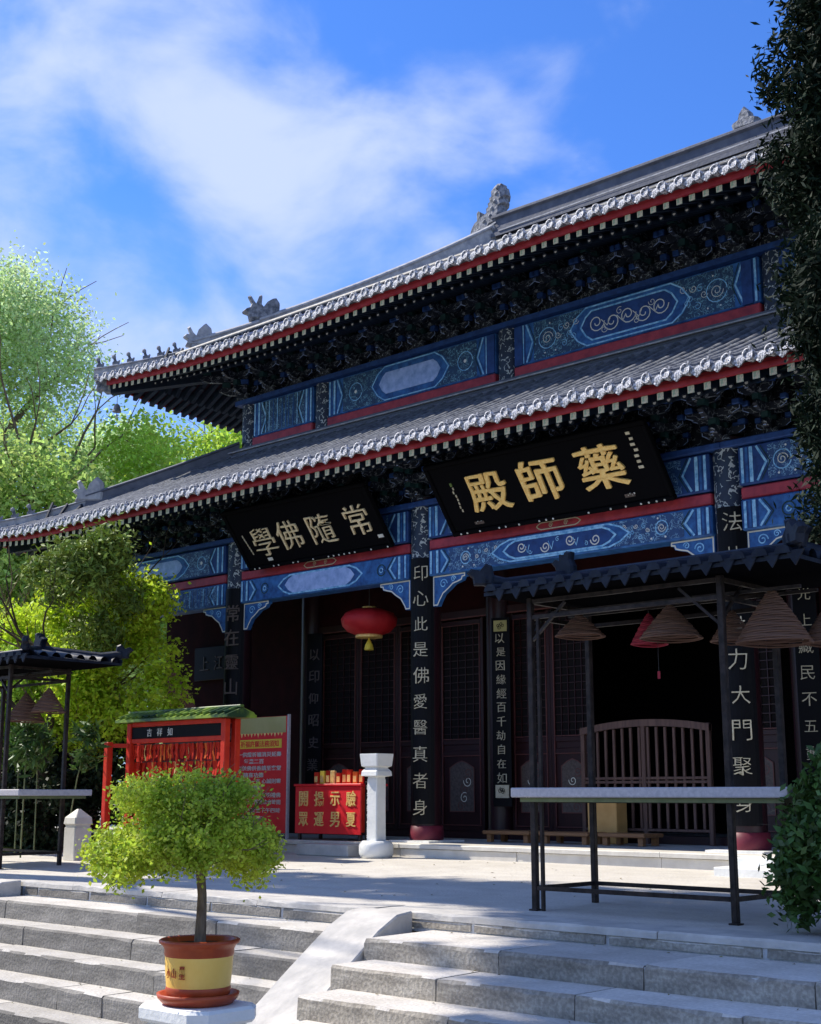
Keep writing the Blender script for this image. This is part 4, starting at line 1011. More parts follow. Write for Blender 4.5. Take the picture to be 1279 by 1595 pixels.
def couplet(lab, x, y, z0, z1, w, chars, ca, cb, size, m, bold=.008, rot=0, curved=None, caps=None, wide=1.0):
    t = thing('couplet_board', lab, 'couplet board', (x, y, z0)); t['group'] = 'black couplet boards on the columns'
    t.rotation_euler = (0, 0, R(rot))
    k = MB(); n = 8; vs = []; r_ = curved or 2.0; h = w/2; a1 = math.asin(min(.99, h/r_))
    for z in (0, z1-z0):
        for i in range(n+1):
            a = -a1 + 2*a1*i/n; vs.append((r_*math.sin(a), r_ - r_*math.cos(a), z))
        for i in range(n+1):
            a = -a1 + 2*a1*i/n; q = r_ - .025; vs.append((q*math.sin(a), r_ - q*math.cos(a), z))
    q = n+1
    fs = []
    for i in range(n):
        fs += [(i, i+1, 2*q+i+1, 2*q+i), (q+i+1, q+i, 3*q+i, 3*q+i+1), (i+1, i, q+i, q+i+1), (2*q+i, 2*q+i+1, 3*q+i+1, 3*q+i)]
    fs += [(0, 2*q, 3*q, q), (n, q+n, 3*q+n, 2*q+n)]
    k.add(vs, fs, 'lacquer'); link('board', k.mesh('board'), t, local=True)
    for i, ch in enumerate(chars):
        z = ca + (cb-ca)*i/(len(chars)-1) - z0; s_ = size*random.uniform(.9,1.06)
        link('character', glyph(ch, m, bold), t, loc=(random.uniform(-.01,.01), -.008, z), rot=(R(90),0,R(random.uniform(-3,3))), scale=(s_*wide, s_, .3), local=True)
    for (z, h_, mm) in (caps or []):
        k = MB(); k.box(-w*.36, w*.36, -.010, .004, z-z0-h_/2, z-z0+h_/2, mm)
        for j in range(4): k.strip(spiral(random.uniform(-.04,.04), z-z0+random.uniform(-h_*.25,h_*.25), .03, 1.3, j), .008, -.014, 'lacquer')
        link('carved_cartouche', k.mesh('carved_cartouche'), t, local=True)
def cpos(x, rot, rr=.232): return x + rr*math.sin(R(rot)), YC - rr*math.cos(R(rot))
bx, by = cpos(CX[2], 22); couplet('black board of ten pale characters on the column between the two plaques', bx, by, .50, 4.12, .34, '印心此是佛愛醫真者身', 3.90, .72, .215, 'gold_pale', -.009, 22, .24)
bx, by = cpos(CX[3], 22); couplet('black board on the column behind the right incense rack, right of the slatted gate', bx, by, .55, 4.15, .34, '法共入世力大門聚身', 3.97, .80, .22, 'gold_pale', -.009, 22, .24)
bx, by = cpos(CX[1], 22); couplet('black board on the column left of the four character plaque, above the red rack', bx, by, .55, 4.1, .34, '常在靈山說法度生', 3.70, 1.0, .25, 'gold_dull', .004, 22, .24)
def ipos(x, rot=20, rr=.218): return x + rr*math.sin(R(rot)), YI - rr*math.cos(R(rot))
bx, by = ipos(CX[2]); couplet('narrow black board with square ends hanging between door leaves left of the incense rack', bx+.12, by, .72, 3.42, .28, '以是因緣經百千劫自在如', 3.12, 1.12, .14, 'gold_pale', -.008, 20, None, [(3.30,.16,'olive_gold'),(.93,.18,'gold_pale')])
bx, by = ipos(CX[1]); couplet('dim narrow black board deep behind the tall red price sign', bx+.2, by, .72, 3.5, .28, '以印仰昭史業', 3.15, 1.36, .19, 'gold_dull', .004, 20)
bx, by = ipos(CX[3]); couplet('narrow black board of pale characters at the far right under the largest coils', bx+.05, by, .72, 3.45, .28, '光上藏民不五動念', 3.3, 1.05, .165, 'gold_pale', -.008, 20)
t = thing('small_plaque', 'small dark plaque in the shade of the end bay behind the lime green tree', 'plaque', (-19.15, 15.42, 3.25))
MB().bev(-19.65,-18.65,15.41,15.46,2.9,3.5,'lacquer',.008).build('board', t)
for ch, x in (('上',-19.35),('江',-18.95)): link('character', glyph(ch,'gold_dull',0), t, loc=(x, 15.40, 3.2), rot=(R(90),0,0), scale=(.24,.26,.3))

# ================================================================== LANTERN, PADS, CHEST
def lantern(x, y, z, lab):
    t = thing('lantern', lab, 'lantern', (x, y, z))
    k = MB(); P = [(.10,.17),(.24,.155),(.37,.10),(.43,.01),(.41,-.09),(.33,-.18),(.20,-.235)]
    n = 40; vs = []; fs = []
    for (r_, h) in P:
        for j in range(n): a = 2*math.pi*j/n; q = r_*(1 + (.018 if j % 4 == 0 else 0)); vs.append((x+q*math.cos(a), y+q*math.sin(a), z+h))
    for i in range(len(P)-1):
        for j in range(n): fs.append((i*n+j, (i+1)*n+j, (i+1)*n+(j+1)%n, i*n+(j+1)%n))
    k.add(vs, fs, 'lantern_red', True); k.build('shade', t)
    MB().lathe([(.205,-.275),(.21,-.26),(.205,-.232),(.0,-.232)], (x,y,z), 'gold', 24).build('bottom_ring', t)
    MB().lathe([(.0,.172),(.11,.172),(.11,.20),(.0,.20)], (x,y,z), 'gold', 24).build('top_ring', t)
    k = MB(); k.tube([(x,y,z-.27),(x,y,z-.31)],.012,'yellow',6); k.lathe([(.075,-.46),(.06,-.38),(.02,-.31),(.0,-.30)], (x,y,z),'yellow',10); k.build('tassel', t)
    MB().tube([(x,y,z+.20),(x,y,5.3)],.008,'black_metal',5).build('cord', t)
lantern(-14.40, 14.62, 3.50, 'round red lantern with yellow tassel hanging in the second bay')
def pad(x0, x1, y0, y1, lab):
    t = thing('kneeling_bench', lab, 'bench', ((x0+x1)/2, (y0+y1)/2, PZ)); t['group'] = 'low wooden kneeling benches before the doors'
    MB().bev(x0, x1, y0, y1, PZ+.10, PZ+.15, 'wood', .012).build('top', t)
    for a in (x0+.05, x1-.12):
        for b in (y0+.04, y1-.11): MB().box(a, a+.07, b, b+.07, PZ, PZ+.10, 'wood').build('leg', t)
pad(-12.1, -11.3, 14.5, 14.95, 'low brown kneeling bench nearest the left pole of the rack')
pad(-11.15, -10.35, 14.5, 14.95, 'low brown kneeling bench directly in front of the pale wooden chest')
pad(-10.2, -9.5, 14.5, 14.95, 'low brown kneeling bench before the slatted gate')
t = thing('donation_chest', 'pale yellow wooden chest standing before the left end of the slatted gate', 'chest', (-10.45, 15.05, PZ))
MB().bev(-10.68,-10.22,14.97,15.22,PZ,PZ+.60,'wood_yellow',.01).build('body', t); MB().bev(-10.72,-10.18,14.95,15.24,PZ+.602,PZ+.64,'wood_yellow',.008).build('lid', t)
MB().box(-10.55,-10.35,15.05,15.08,PZ+.641,PZ+.646,'lacquer').build('slot', t)

# ================================================================== INCENSE RACKS
def rack(lab, X, Y, w, dpt, over_l, over_r, inset, loc_group='iron incense racks with little tiled roofs', rot=0):
    """local: front left pole at the origin"""
    t = thing('incense_rack', lab, 'incense rack', (X, Y, tz(Y))); t['group'] = loc_group
    L = lambda k, n, p=t: link(n, k.mesh(n), p, local=True)
    H_ = 2.46
    for (x, y) in ((0,0),(w,0),(0,dpt),(w,dpt)):
        k = MB(); k.bev(x-.024,x+.024,y-.024,y+.024,0,H_,'pole_metal',.005); k.bev(x-.04,x+.04,y-.04,y+.04,0,.012,'pole_metal',.003); L(k, 'pole')
    for (x, y) in ((.075,0),): L(MB().bev(x-.014,x+.014,y-.014,y+.014,.0,2.3,'pole_metal',.003), 'pole')
    for z in (.17, .84, H_-.16, H_-.03):
        for y in (0, dpt): L(MB().bar((.025,y,z),(w-.025,y,z),.032,'pole_metal'), 'rail')
        for x in (0, w): L(MB().bar((x,.025,z),(x,dpt-.025,z),.032,'pole_metal'), 'rail')
    for (a, b) in (((.02,0,H_-.35),(.35,0,H_-.06)),((w-.02,0,H_-.35),(w-.35,0,H_-.06)),((.0,.02,H_-.3),(0,.3,H_-.06)),((w,.02,H_-.3),(w,.3,H_-.06))): L(MB().bar(a,b,.022,'pole_metal'), 'brace')
    # hanging bars
    for y in (dpt*.33, dpt*.66): L(MB().bar((.0,y,H_-.10),(w+over_r,y,H_-.10),.025,'pole_metal'), 'hanging_bar')
    # table
    k = MB(); k.bev(-.16, w+over_r-.0, -.10, dpt+.10, .865, .94, 'granite_top', .008); L(k, 'table_top')
    k = MB(); k.box(-.10, w+over_r-.06, -.05, dpt+.05, .83, .862, 'bamboo'); L(k, 'tray')
    # roof
    x0, x1, y0, y1 = -over_l, w+over_r+.25, -.28, dpt+.28; ze, zr, ym = H_+.04, H_+.17, dpt/2
    xi0, xi1 = x0+inset, x1-inset
    roof = L(MB().add([(x0,y0,ze),(x1,y0,ze),(x1,y1,ze),(x0,y1,ze),(xi0,ym,zr),(xi1,ym,zr),(x0,y0,ze-.03),(x1,y0,ze-.03),(x1,y1,ze-.03),(x0,y1,ze-.03)],
        [(0,1,5,4),(1,2,5),(2,3,4,5),(3,0,4),(0,6,7,1),(1,7,8,2),(2,8,9,3),(3,9,6,0)], 'rack_tile').add([(x0,y0,ze-.03),(x1,y0,ze-.03),(x1,y1,ze-.03),(x0,y1,ze-.03)],[(0,3,2,1)],'dull_black'), 'roof')
    n = int((x1-x0)/.165); st = (x1-x0)/n
    def zz(x, v):    # v 0 eave -> 1 ridge
        return ze + (zr-ze)*v
    for side in (0, 1):
        for i in range(n):
            x = x0 + st*(i+.5); vm = 1.0
            if x < xi0: vm = (x-x0)/max(inset,.01)
            elif x > xi1: vm = (x1-x)/max(inset,.01)
            vm = max(.12, vm); ya, yb = (y0, ym) if side == 0 else (y1, ym)
            pts = [(x, ya+(yb-ya)*vm*q/3 + (-.03 if side == 0 else .03)*(q == 0), zz(x, vm*q/3)+.004) for q in range(4)]
            r_ = row_mesh(pts, .062, 'rack_tile'); 
            r_.add([(x+.062*math.cos(math.pi*j/5), pts[0][1], pts[0][2]+.062*math.sin(math.pi*j/5)) for j in range(6)], [(0,1,2,3,4,5)], 'rack_tile')
            if side == 0: r_.prism([(x+st/2-.07,ze+.02),(x+st/2+.07,ze+.02),(x+st/2,ze-.085)], y0-.02, y0-.005, 'rack_tile')
            link('tile_row', r_.mesh('tile_row'), roof, local=True)
    for sx, xe, xi in ((0, x0, xi0), (1, x1, xi1)):
        m_ = int((y1-y0)/.165); sy = (y1-y0)/m_
        for i in range(m_):
            y = y0+sy*(i+.5); vm = max(.1, 1-abs(y-ym)/((y1-y0)/2)); pts = [(xe+(xi-xe)*vm*q/3, y, zz(0, vm*q/3)+.004) for q in range(4)]
            link('tile_row', row_mesh(pts, .062, 'rack_tile', ax='y').mesh('tile_row'), roof, local=True)
        for ye in (y0, y1):
            k = MB(); k.tube([(xe+(xi-xe)*q/4, ye+(ym-ye)*q/4, ze+(zr-ze)*q/4+.05+(.06 if q == 0 else 0)) for q in range(5)], .055, 'rack_tile', 8); L(k, 'hip_ridge', roof)
            k = MB(); k.puffy([(-.08,0),(-.09,.06),(-.14,.10),(-.10,.14),(-.03,.12),(.02,.18),(.07,.16),(.09,.06),(.08,0)], .035, 'rack_tile', Matrix.Translation((xe, ye, ze+.06)) @ Matrix.Rotation(R(35 if ye == y0 else -35) * (1 if sx == 0 else -1) + (math.pi if sx else 0), 4, 'Z')); L(k, 'corner_ornament', roof)
    k = MB(); k.bev(xi0-.05, xi1+.05, ym-.045, ym+.045, zr-.02, zr+.08, 'rack_tile', .015); L(k, 'ridge', roof)
    for s_, xx in ((1, xi0), (-1, xi1)):
        k = MB(); k.puffy([(s_*a, b) for a, b in [(-.07,0),(-.10,.09),(-.14,.13),(-.10,.16),(-.05,.14),(-.05,.20),(-.01,.17),(.02,.22),(.07,.21),(.06,.15),(.09,.09),(.09,0)]], .045, 'rack_tile', Matrix.Translation((xx, ym, zr+.04))); o_ = L(k, 'ridge_ornament', roof)
    return t
rack('black iron incense rack with tiled roof on the right, hung with five tan coils', -6.72, 8.70, 1.75, .80, .26, .50, .34)
rack('smaller looking black iron incense rack at the left edge in front of the trees', -16.55, 8.92, 1.55, .83, .48, .50, .80)
def coil(x, y, z, r_, h, m, lab, top, grp='incense coils hanging in the racks'):
    t = thing('incense_coil', lab, 'incense coil', (x, y, z)); t['group'] = grp
    k = MB(); turns = max(10, int(h/.013)); n = 20; pts = []
    for i in range(turns*n+1): u = i/(turns*n); q = r_*(1-u)**.9+.008; a = 2*math.pi*i/n; pts.append((x+q*math.cos(a), y+q*math.sin(a), z-h/2+h*u + .004*math.sin(a*2.3)))
    k.tube(pts, .0078, m, 5); k.build('coil', t)
    MB().tube([(x,y,z+h/2-.01),(x,y,top)], .004, 'black_metal', 5).build('wire', t)
TOPR = 2.36
coil(-6.52, 9.1, 2.26, .20, .19, 'coil', 'small tan incense coil nearest the left poles of the right rack', TOPR)
coil(-5.98, 9.3, 2.20, .14, .25, 'coil_red', 'small reddish incense coil between two tan ones', TOPR)
coil(-5.62, 9.05, 2.21, .235, .27, 'coil', 'tan incense coil hanging just left of the tall front pole', TOPR)
coil(-5.22, 9.3, 2.16, .17, .24, 'coil', 'dim tan incense coil half behind the tall front pole', TOPR)
coil(-4.72, 9.0, 2.17, .27, .40, 'coil', 'largest tan incense coil, at the right end of the rack', TOPR)
coil(-4.42, 9.3, 2.12, .20, .30, 'coil', 'tan incense coil at the right frame edge beyond the largest one', TOPR)
coil(-15.32, 9.35, 1.97, .235, .36, 'coil', 'large brown incense coil in the left rack', 2.42)
coil(-14.72, 9.30, 2.03, .20, .30, 'coil', 'brown incense coil next to the right pole of the left rack', 2.42)
for (x, y, z, lab) in ((-5.9, 9.3, 1.86, 'short red paper tag hanging under the reddish coil'),):
    t = thing('hanging_tag', lab, 'tag', (x, y, z)); MB().box(x-.012,x+.012,y-.002,y+.002,z-.06,z,'coil_red').build('tag', t); MB().tube([(x,y,z),(x,y,2.1)],.002,'black_metal',4).build('cord', t)

# ================================================================== RED RIBBON RACK (left)
kz = tz(11.5)
K = thing('ribbon_rack', 'red timber wishing rack with green tiled roof, full of hanging red ribbons', 'wishing rack', (-16.3, 12.6, kz))
for (x, y, h_) in ((-17.50,12.45,2.04),(-15.26,12.45,2.04),(-17.50,12.64,2.04),(-15.26,12.64,2.04),(-17.60,12.12,1.75)): MB().bev(x-.05,x+.05,y-.05,y+.05,kz,h_,'red_paint',.01).build('post', K)
for z, y in ((1.98,12.45),(1.73,12.45),(.55,12.45),(1.98,12.64),(1.64,12.64)): MB().bev(-17.45,-15.31,y-.03,y+.03,z,z+.07,'red_paint',.008).build('rail', K)
for y in (12.05,): MB().bar((-17.60,12.16,1.70),(-17.50,12.40,1.70),.06,'red_paint').build('rail', K)
sg = MB().bev(-17.45,-15.31,12.425,12.45,1.80,1.975,'lacquer',.004).build('header_board', K)
for ch, x in (('吉',-17.0),('祥',-16.75),('如',-16.5)): link('character', glyph(ch,'ink_white',0), sg, loc=(x,12.42,1.888), rot=(R(90),0,0), scale=(.12,.12,.2))
MB().bev(-17.45,-15.31,12.66,12.69,.3,1.64,'fascia_red',.004).build('back_board', K)
for row, z in enumerate((1.71,1.45,1.19,.93)):
    MB().bar((-17.45,12.465+.035*row,z),(-15.31,12.465+.035*row,z),.014,'black_metal').build('wire', K)
    n = 52
    for i in range(n):
        x = -17.43+2.08*i/n + random.uniform(-.015,.015); l_ = random.uniform(.16,.27); w_ = random.uniform(.028,.05); y = 12.455+.035*row+random.uniform(-.015,.015); tw = random.uniform(-.02,.02)
        mm = 'ribbon_orange' if (random.random() < (.35 if row != 3 else .6) and .2 < (i/n) % .5 < .45) else ('ribbon_red' if random.random() < .93 else 'gold')
        k = MB(); k.add([(x,y,z),(x+w_,y+tw*.3,z),(x+w_+tw,y+tw,z-l_*.5),(x+tw,y+tw*.5,z-l_*.5),(x+w_+tw*.5,y-tw,z-l_),(x+tw*.5,y-tw*.6,z-l_)],[(0,3,2,1),(3,5,4,2)],mm)
        k.build('ribbon', K)
roof = MB()
ya, yb, ym = 12.30, 12.84, 12.57; x0, x1 = -17.72, -15.05
roof.add([(x0,ya,2.09),(x1,ya,2.09),(x1,ym,2.19),(x0,ym,2.19),(x1,yb,2.09),(x0,yb,2.09),(x0,ya,2.05),(x1,ya,2.05),(x1,yb,2.05),(x0,yb,2.05)],[(0,1,2,3),(3,2,4,5),(0,6,7,1),(6,9,8,7),(5,4,8,9),(0,3,5),(0,5,9,6),(1,4,2),(1,7,8,4)],'green_glaze')
roof = roof.build('roof', K)
for i in range(17):
    x = x0+.09+(x1-x0-.18)*i/16
    for yy in (ya-.01, yb+.01): row_mesh([(x,yy+(ym-yy)*q/3,2.10+.095*q/3) for q in range(4)],.038,'green_glaze').build('tile_row', roof)
MB().bev(x0,x1,ym-.04,ym+.04,2.19,2.235,'green_glaze',.01).build('ridge', roof)

KO = Vector((1.36, -.95, 0))
for _c in [K] : _c.location += KO
K.scale = (.93,.93,.915)
# ================================================================== SIGN, COUNTER, STONES
def text_line(s_, x, y, z, h, m, parent, wmax, bold=0):
    me = glyph(s_, m, bold, .01); xs = [v.co.x for v in me.vertices]; w = max(xs)-min(xs); sc = min(h, wmax/max(w,.01))
    return link('text_line', me, parent, loc=(x, y, z), rot=(R(90),0,0), scale=(wmax/w if w*h > wmax*.6 else h, h, .15))
sy = 13.42; sx0, sx1 = -16.10, -14.88
T = thing('sign_board', 'tall red notice board with yellow heading and rows of white writing', 'sign', ((sx0+sx1)/2, sy, PZ))
MB().bev(sx0, sx1, sy, sy+.03, .34, 2.02, 'sign_red', .004).build('panel', T)
MB().box(sx0+.004, sx1-.03, sy-.004, sy-.001, 1.78, 2.015, 'olive_gold').build('top_band', T)
MB().box(sx0+.14, sx1-.12, sy-.004, sy-.001, 1.56, 1.69, 'yellow').build('heading_band', T)
MB().bev(sx1+.001, sx1+.03, sy-.01, sy+.04, PZ, 2.04, 'granite_top', .004).build('post', T)
MB().bev(sx0-.03, sx0-.001, sy-.01, sy+.04, PZ, 2.04, 'red_paint', .004).build('post', T)
text_line('祈福許願法務須知', (sx0+sx1)/2, sy-.006, 1.625, .10, 'sign_red', T, .86, .01)
k = MB()
for i in range(14): x = sx0+.1+i*.075; k.prism([(x,1.78),(x+.05,1.78),(x+.025,1.73+random.uniform(-.015,.015))], sy-.004, sy-.002, 'gold')
k.build('fringe', T, kind='stuff')
rows = [('一供燈祈福消災延壽',1.41),('每盞二百',1.31),('二供佛供香請至客堂',1.21),('隨喜功德',1.11),('三上香一支 心誠則靈',1.02),('請勿喧嘩',.92),('四愛護環境 文明禮佛',.82),('初一十五開放法會時間',.72),('上午八時至下午四時',.60),('聯繫客堂登記',.48),('阿彌陀佛',.34)]
for i, (s_, z) in enumerate(rows):
    ln = len(s_); text_line(s_, (sx0+sx1)/2 + (0 if ln > 6 else -.12), sy-.006, z+.06, .075, 'ink_white', T, .98 if ln > 6 else .45, .012)
# counter with a red cloth front
cy = 13.36; cx0, cx1 = -14.62, -13.30
C_ = thing('offering_counter', 'low counter with bright red front and eight gold characters', 'counter', ((cx0+cx1)/2, cy+.2, PZ))
MB().bev(cx0, cx1, cy, cy+.02, PZ+.09, PZ+.74, 'sign_red', .004).build('front_panel', C_)
MB().bev(cx0, cx1, cy+.021, cy+.5, PZ+.12, PZ+.74, 'red_paint', .005).build('body', C_)
MB().bev(cx0-.02, cx1+.02, cy-.02, cy+.52, PZ+.742, PZ+.775, 'sign_red', .006).build('top', C_)
for x in (cx0+.03, cx1-.07):
    for y in (cy+.03, cy+.44): MB().box(x, x+.04, y, y+.04, PZ, PZ+.12, 'black_metal').build('leg', C_)
for j, rowt in enumerate(('開揚示驗','眾運男夏')):
    for i, ch in enumerate(rowt):
        x = cx0+.18+.32*i; link('character', glyph(ch,'gold',.012), C_, loc=(x, cy-.006, PZ+.57-.28*j), rot=(R(90),0,0), scale=(.19,.21,.3))
# goods on the counter
items = [('red','candle_packet')]
for i in range(9):
    x = cx0+.30+.11*i; h_ = random.uniform(.14,.2); mm = ['ribbon_red','yellow','ribbon_red','gold','ribbon_red','ribbon_red','ribbon_red','ribbon_orange','ribbon_red'][i]
    lab = ['leftmost red packet on the red counter','thin yellow packet on the left of the counter','red packet between the thin yellow and the gold packet','gold wrapped packet standing on the counter','red packet in the middle of the counter','red packet right of the middle of the counter','third red packet from the right end of the counter','orange packet near the right end of the counter','red packet at the right end of the counter'][i]
    t = thing('incense_packet', lab, 'packet', (x, cy+.15, PZ+.775)); t['group'] = 'incense packets on the counter'
    MB().bev(x-.045, x+.045, cy+.12+.01*(i%3), cy+.17, PZ+.776, PZ+.776+h_, mm, .006).build('wrapper', t); MB().box(x-.03,x+.03,cy+.118+.01*(i%3),cy+.1195+.01*(i%3),PZ+.80,PZ+.80+h_*.5,'gold').build('label', t)
# narrow black notice beside the counter
t = thing('notice_strip', 'narrow black upright notice with white characters beside the white stone post', 'sign', (-13.17, 13.4, PZ))
MB().bev(-13.24,-13.08,13.38,13.41,PZ+.02,PZ+.80,'lacquer',.003).build('panel', t)
for i, ch in enumerate('請勿觸摸佛像敬香'): link('character', glyph(ch,'ink_white',.01), t, loc=(-13.16,13.375,PZ+.73-.095*i), rot=(R(90),0,0), scale=(.075,.075,.2))
for a in (13.36, 13.43): MB().box(-13.22,-13.10,a,a+.02,PZ,PZ+.03,'black_metal').build('foot', t)
# white stone post with a bowl-shaped head
px_, py_ = -12.60, 12.95; zb = tz(12.9)
t = thing('stone_post', 'white stone post with square flared capital at the plinth edge', 'post', (px_, py_, zb))
def sq(k, c, prof, m, bev=.012):
    """square stack: (half width, z)"""
    vs = []; fs = []
    for (h, z) in prof:
        b = min(bev, h*.3)
        for (x, y) in ((-h+b,-h),(h-b,-h),(h,-h+b),(h,h-b),(h-b,h),(-h+b,h),(-h,h-b),(-h,-h+b)): vs.append((c[0]+x, c[1]+y, c[2]+z))
    for i in range(len(prof)-1):
        for j in range(8): fs.append((i*8+j, i*8+(j+1)%8, (i+1)*8+(j+1)%8, (i+1)*8+j))
    fs += [tuple(range(8))[::-1], tuple(range((len(prof)-1)*8, len(prof)*8))]
    return k.add(vs, fs, m)
MB().lathe([(.0,0),(.20,0),(.225,.05),(.225,.16),(.19,.215),(.0,.215)], (px_,py_,zb), 'marble_white', 24).build('base', t)
sq(MB(), (px_,py_,zb), [(.093,.215),(.09,.6),(.09,1.00)], 'marble_white').build('shaft', t)
sq(MB(), (px_,py_,zb), [(.085,1.0),(.085,1.03),(.15,1.045),(.145,1.10),(.11,1.145),(.11,1.15),(.148,1.17),(.162,1.31),(.162,1.33)], 'marble_white').build('capital', t)
t = thing('stone_block', 'low grey stone step block on the terrace in front of the red counter', 'block', (-13.45, 12.95, zb))
MB().bev(-13.98,-12.98,12.80,13.20,zb,zb+.15,'kerb_stone',.012).build('slab', t)
# little stone baluster post behind the left rack
t = thing('baluster_post', 'short pale stone post with pointed cap right of the left rack', 'post', (-15.75, 10.5, tz(10.5)))
z_ = tz(10.5); sq(MB(), (-15.75,10.5,z_), [(.13,0),(.13,.42)], 'marble').build('shaft', t); sq(MB(), (-15.75,10.5,z_), [(.12,.42),(.12,.45),(.14,.47),(.13,.55),(.02,.66)], 'marble').build('cap', t)

# ================================================================== POTTED TREE ON ITS PEDESTAL
bx_, by_ = -6.02, 4.82; pz = -.20
t = thing('pedestal', 'white stone pedestal under the potted tree at the foot of the steps', 'pedestal', (bx_, by_, GZ))
def oct_(k, c, prof, m):
    vs = []; fs = []
    for (hx, hy, z) in prof:
        b = .08
        for (x, y) in ((-hx+b,-hy),(hx-b,-hy),(hx,-hy+b),(hx,hy-b),(hx-b,hy),(-hx+b,hy),(-hx,hy-b),(-hx,-hy+b)): vs.append((c[0]+x, c[1]+y, z))
    for i in range(len(prof)-1):
        for j in range(8): fs.append((i*8+j, i*8+(j+1)%8, (i+1)*8+(j+1)%8, (i+1)*8+j))
    fs += [tuple(range(8))[::-1], tuple(range((len(prof)-1)*8, len(prof)*8))]
    return k.add(vs, fs, m)
oct_(MB(), (bx_,by_), [(.275,.225,pz-.085),(.285,.235,pz-.07),(.285,.235,pz-.018),(.27,.22,pz-.002)], 'marble_white').build('top_slab', t)
oct_(MB(), (bx_,by_), [(.25,.20,GZ+.12),(.25,.20,pz-.085)], 'marble_white').build('shaft', t)
oct_(MB(), (bx_,by_), [(.33,.28,GZ),(.33,.28,GZ+.10),(.28,.23,GZ+.12)], 'marble_white').build('base', t)
k = MB()
for i in range(9):
    x = bx_-.19+.055*i; k.prism([(x,pz-.10),(x+.045,pz-.10),(x+.0225,pz-.19)], by_-.204, by_-.199, 'kerb_stone')
k.build('petal_carving', t)
P_ = thing('potted_tree', 'small round-headed tree in a glazed brown and yellow pot on a white pedestal', 'potted tree', (bx_, by_, pz))
MB().lathe([(.0,.0),(.185,.0),(.215,.03),(.222,.055),(.20,.055),(.17,.03),(.0,.03)], (bx_,by_,pz), 'terracotta', 40).build('saucer', P_)
pot = MB(); pot.lathe([(.0,.031),(.155,.031),(.17,.05),(.176,.08),(.172,.09)], (bx_,by_,pz), 'terracotta', 40, cap=False)
pot.lathe([(.172,.09),(.180,.17),(.184,.245)], (bx_,by_,pz), 'pot_yellow', 40, cap=False)
pot.lathe([(.184,.245),(.188,.255),(.188,.28),(.198,.30),(.217,.312),(.219,.326),(.208,.333),(.192,.326),(.180,.30),(.0,.295)], (bx_,by_,pz), 'terracotta', 40, cap=False)
pot = pot.build('pot', P_)
for i, (ch, a) in enumerate((('小',-98),('山',-84),('墨',-67))):
    rr = .186; M_ = link('character', glyph(ch,'terracotta',.01), pot, loc=(bx_+rr*math.cos(R(a)), by_+rr*math.sin(R(a)), pz+.165+.004*i), rot=(R(90),0,R(a+90)), scale=(.035,.05 + .02*(i == 2),.08))
MB().lathe([(.0,.302),(.183,.302)], (bx_,by_,pz), 'soil', 24, cap=False).build('soil', P_)

tr = MB(); g_ = np.random.default_rng(3)
tp = [(bx_,by_,pz+.26),(bx_+.008,by_,pz+.45),(bx_-.004,by_+.01,pz+.56),(bx_-.028,by_+.01,pz+.70),(bx_-.03,by_,pz+.80)]
tr.tube(tp, [.034,.028,.025,.025,.024], 'bark', 12)
for a, el, L_ in ((20,.45,.42),(75,.7,.38),(140,.5,.40),(200,.42,.42),(250,.6,.36),(310,.45,.42),(0,1.6,.36),(170,1.0,.36),(340,.95,.38)):
    d = (math.cos(R(a))*math.cos(el), math.sin(R(a))*math.cos(el), math.sin(el)); branching(tr, tp[-1 if el > .6 else -2], d, .016, L_*.62, 2, 'bark', g_, .5, 6)
tr.build('trunk', P_)
c0 = (bx_-.13, by_-.02, pz+.98)
bl = []; gb = random.Random(12)
for i in range(15):
    a = R(i*24+gb.uniform(-9,9)); q = gb.uniform(.30,.43); bl.append((c0[0]+q*math.cos(a), c0[1]+q*math.sin(a), c0[2]+gb.uniform(-.25,-.06), gb.uniform(.14,.20), gb.uniform(.14,.20), gb.uniform(.09,.13)))
for i in range(11):
    a = R(i*33+gb.uniform(-9,9)); q = gb.uniform(.12,.30); bl.append((c0[0]+q*math.cos(a), c0[1]+q*math.sin(a), c0[2]+gb.uniform(-.02,.13), gb.uniform(.14,.20), gb.uniform(.14,.19), gb.uniform(.08,.12)))
bl += [(c0[0]-.03, c0[1], c0[2]+.19, .14, .14, .07), (c0[0]+.05, c0[1]-.05, c0[2]+.02, .27, .27, .15)]
leaves('crown', P_, 'leaf_bonsai', bl, 30000, .019, clump=.055, per=18, elong=1.35, seed=5)
bl2 = [(c0[0]+gb.uniform(.3,.5)*math.cos(R(a)), c0[1]+gb.uniform(.3,.5)*math.sin(R(a)), c0[2]+gb.uniform(-.32,-.1), .10, .10, .08) for a in range(0,360,20)]
leaves('crown', P_, 'leaf_bonsai', bl2, 3800, .020, clump=.05, per=10, elong=1.6, seed=6, droop=.03)
tw = MB()
for b in bl[:26]: tw.tube([(tp[-2][0], tp[-2][1], tp[-2][2]), ((tp[-1][0]+b[0])/2, (tp[-1][1]+b[1])/2, (tp[-1][2]+b[2])/2-.03), (b[0], b[1], b[2]-.03), (b[0]*1.0+gb.uniform(-.05,.05), b[1]+gb.uniform(-.05,.05), b[2]+.04)], [.014,.009,.005,.003], 'bark', 6)
tw.build('branches', P_, kind='stuff')

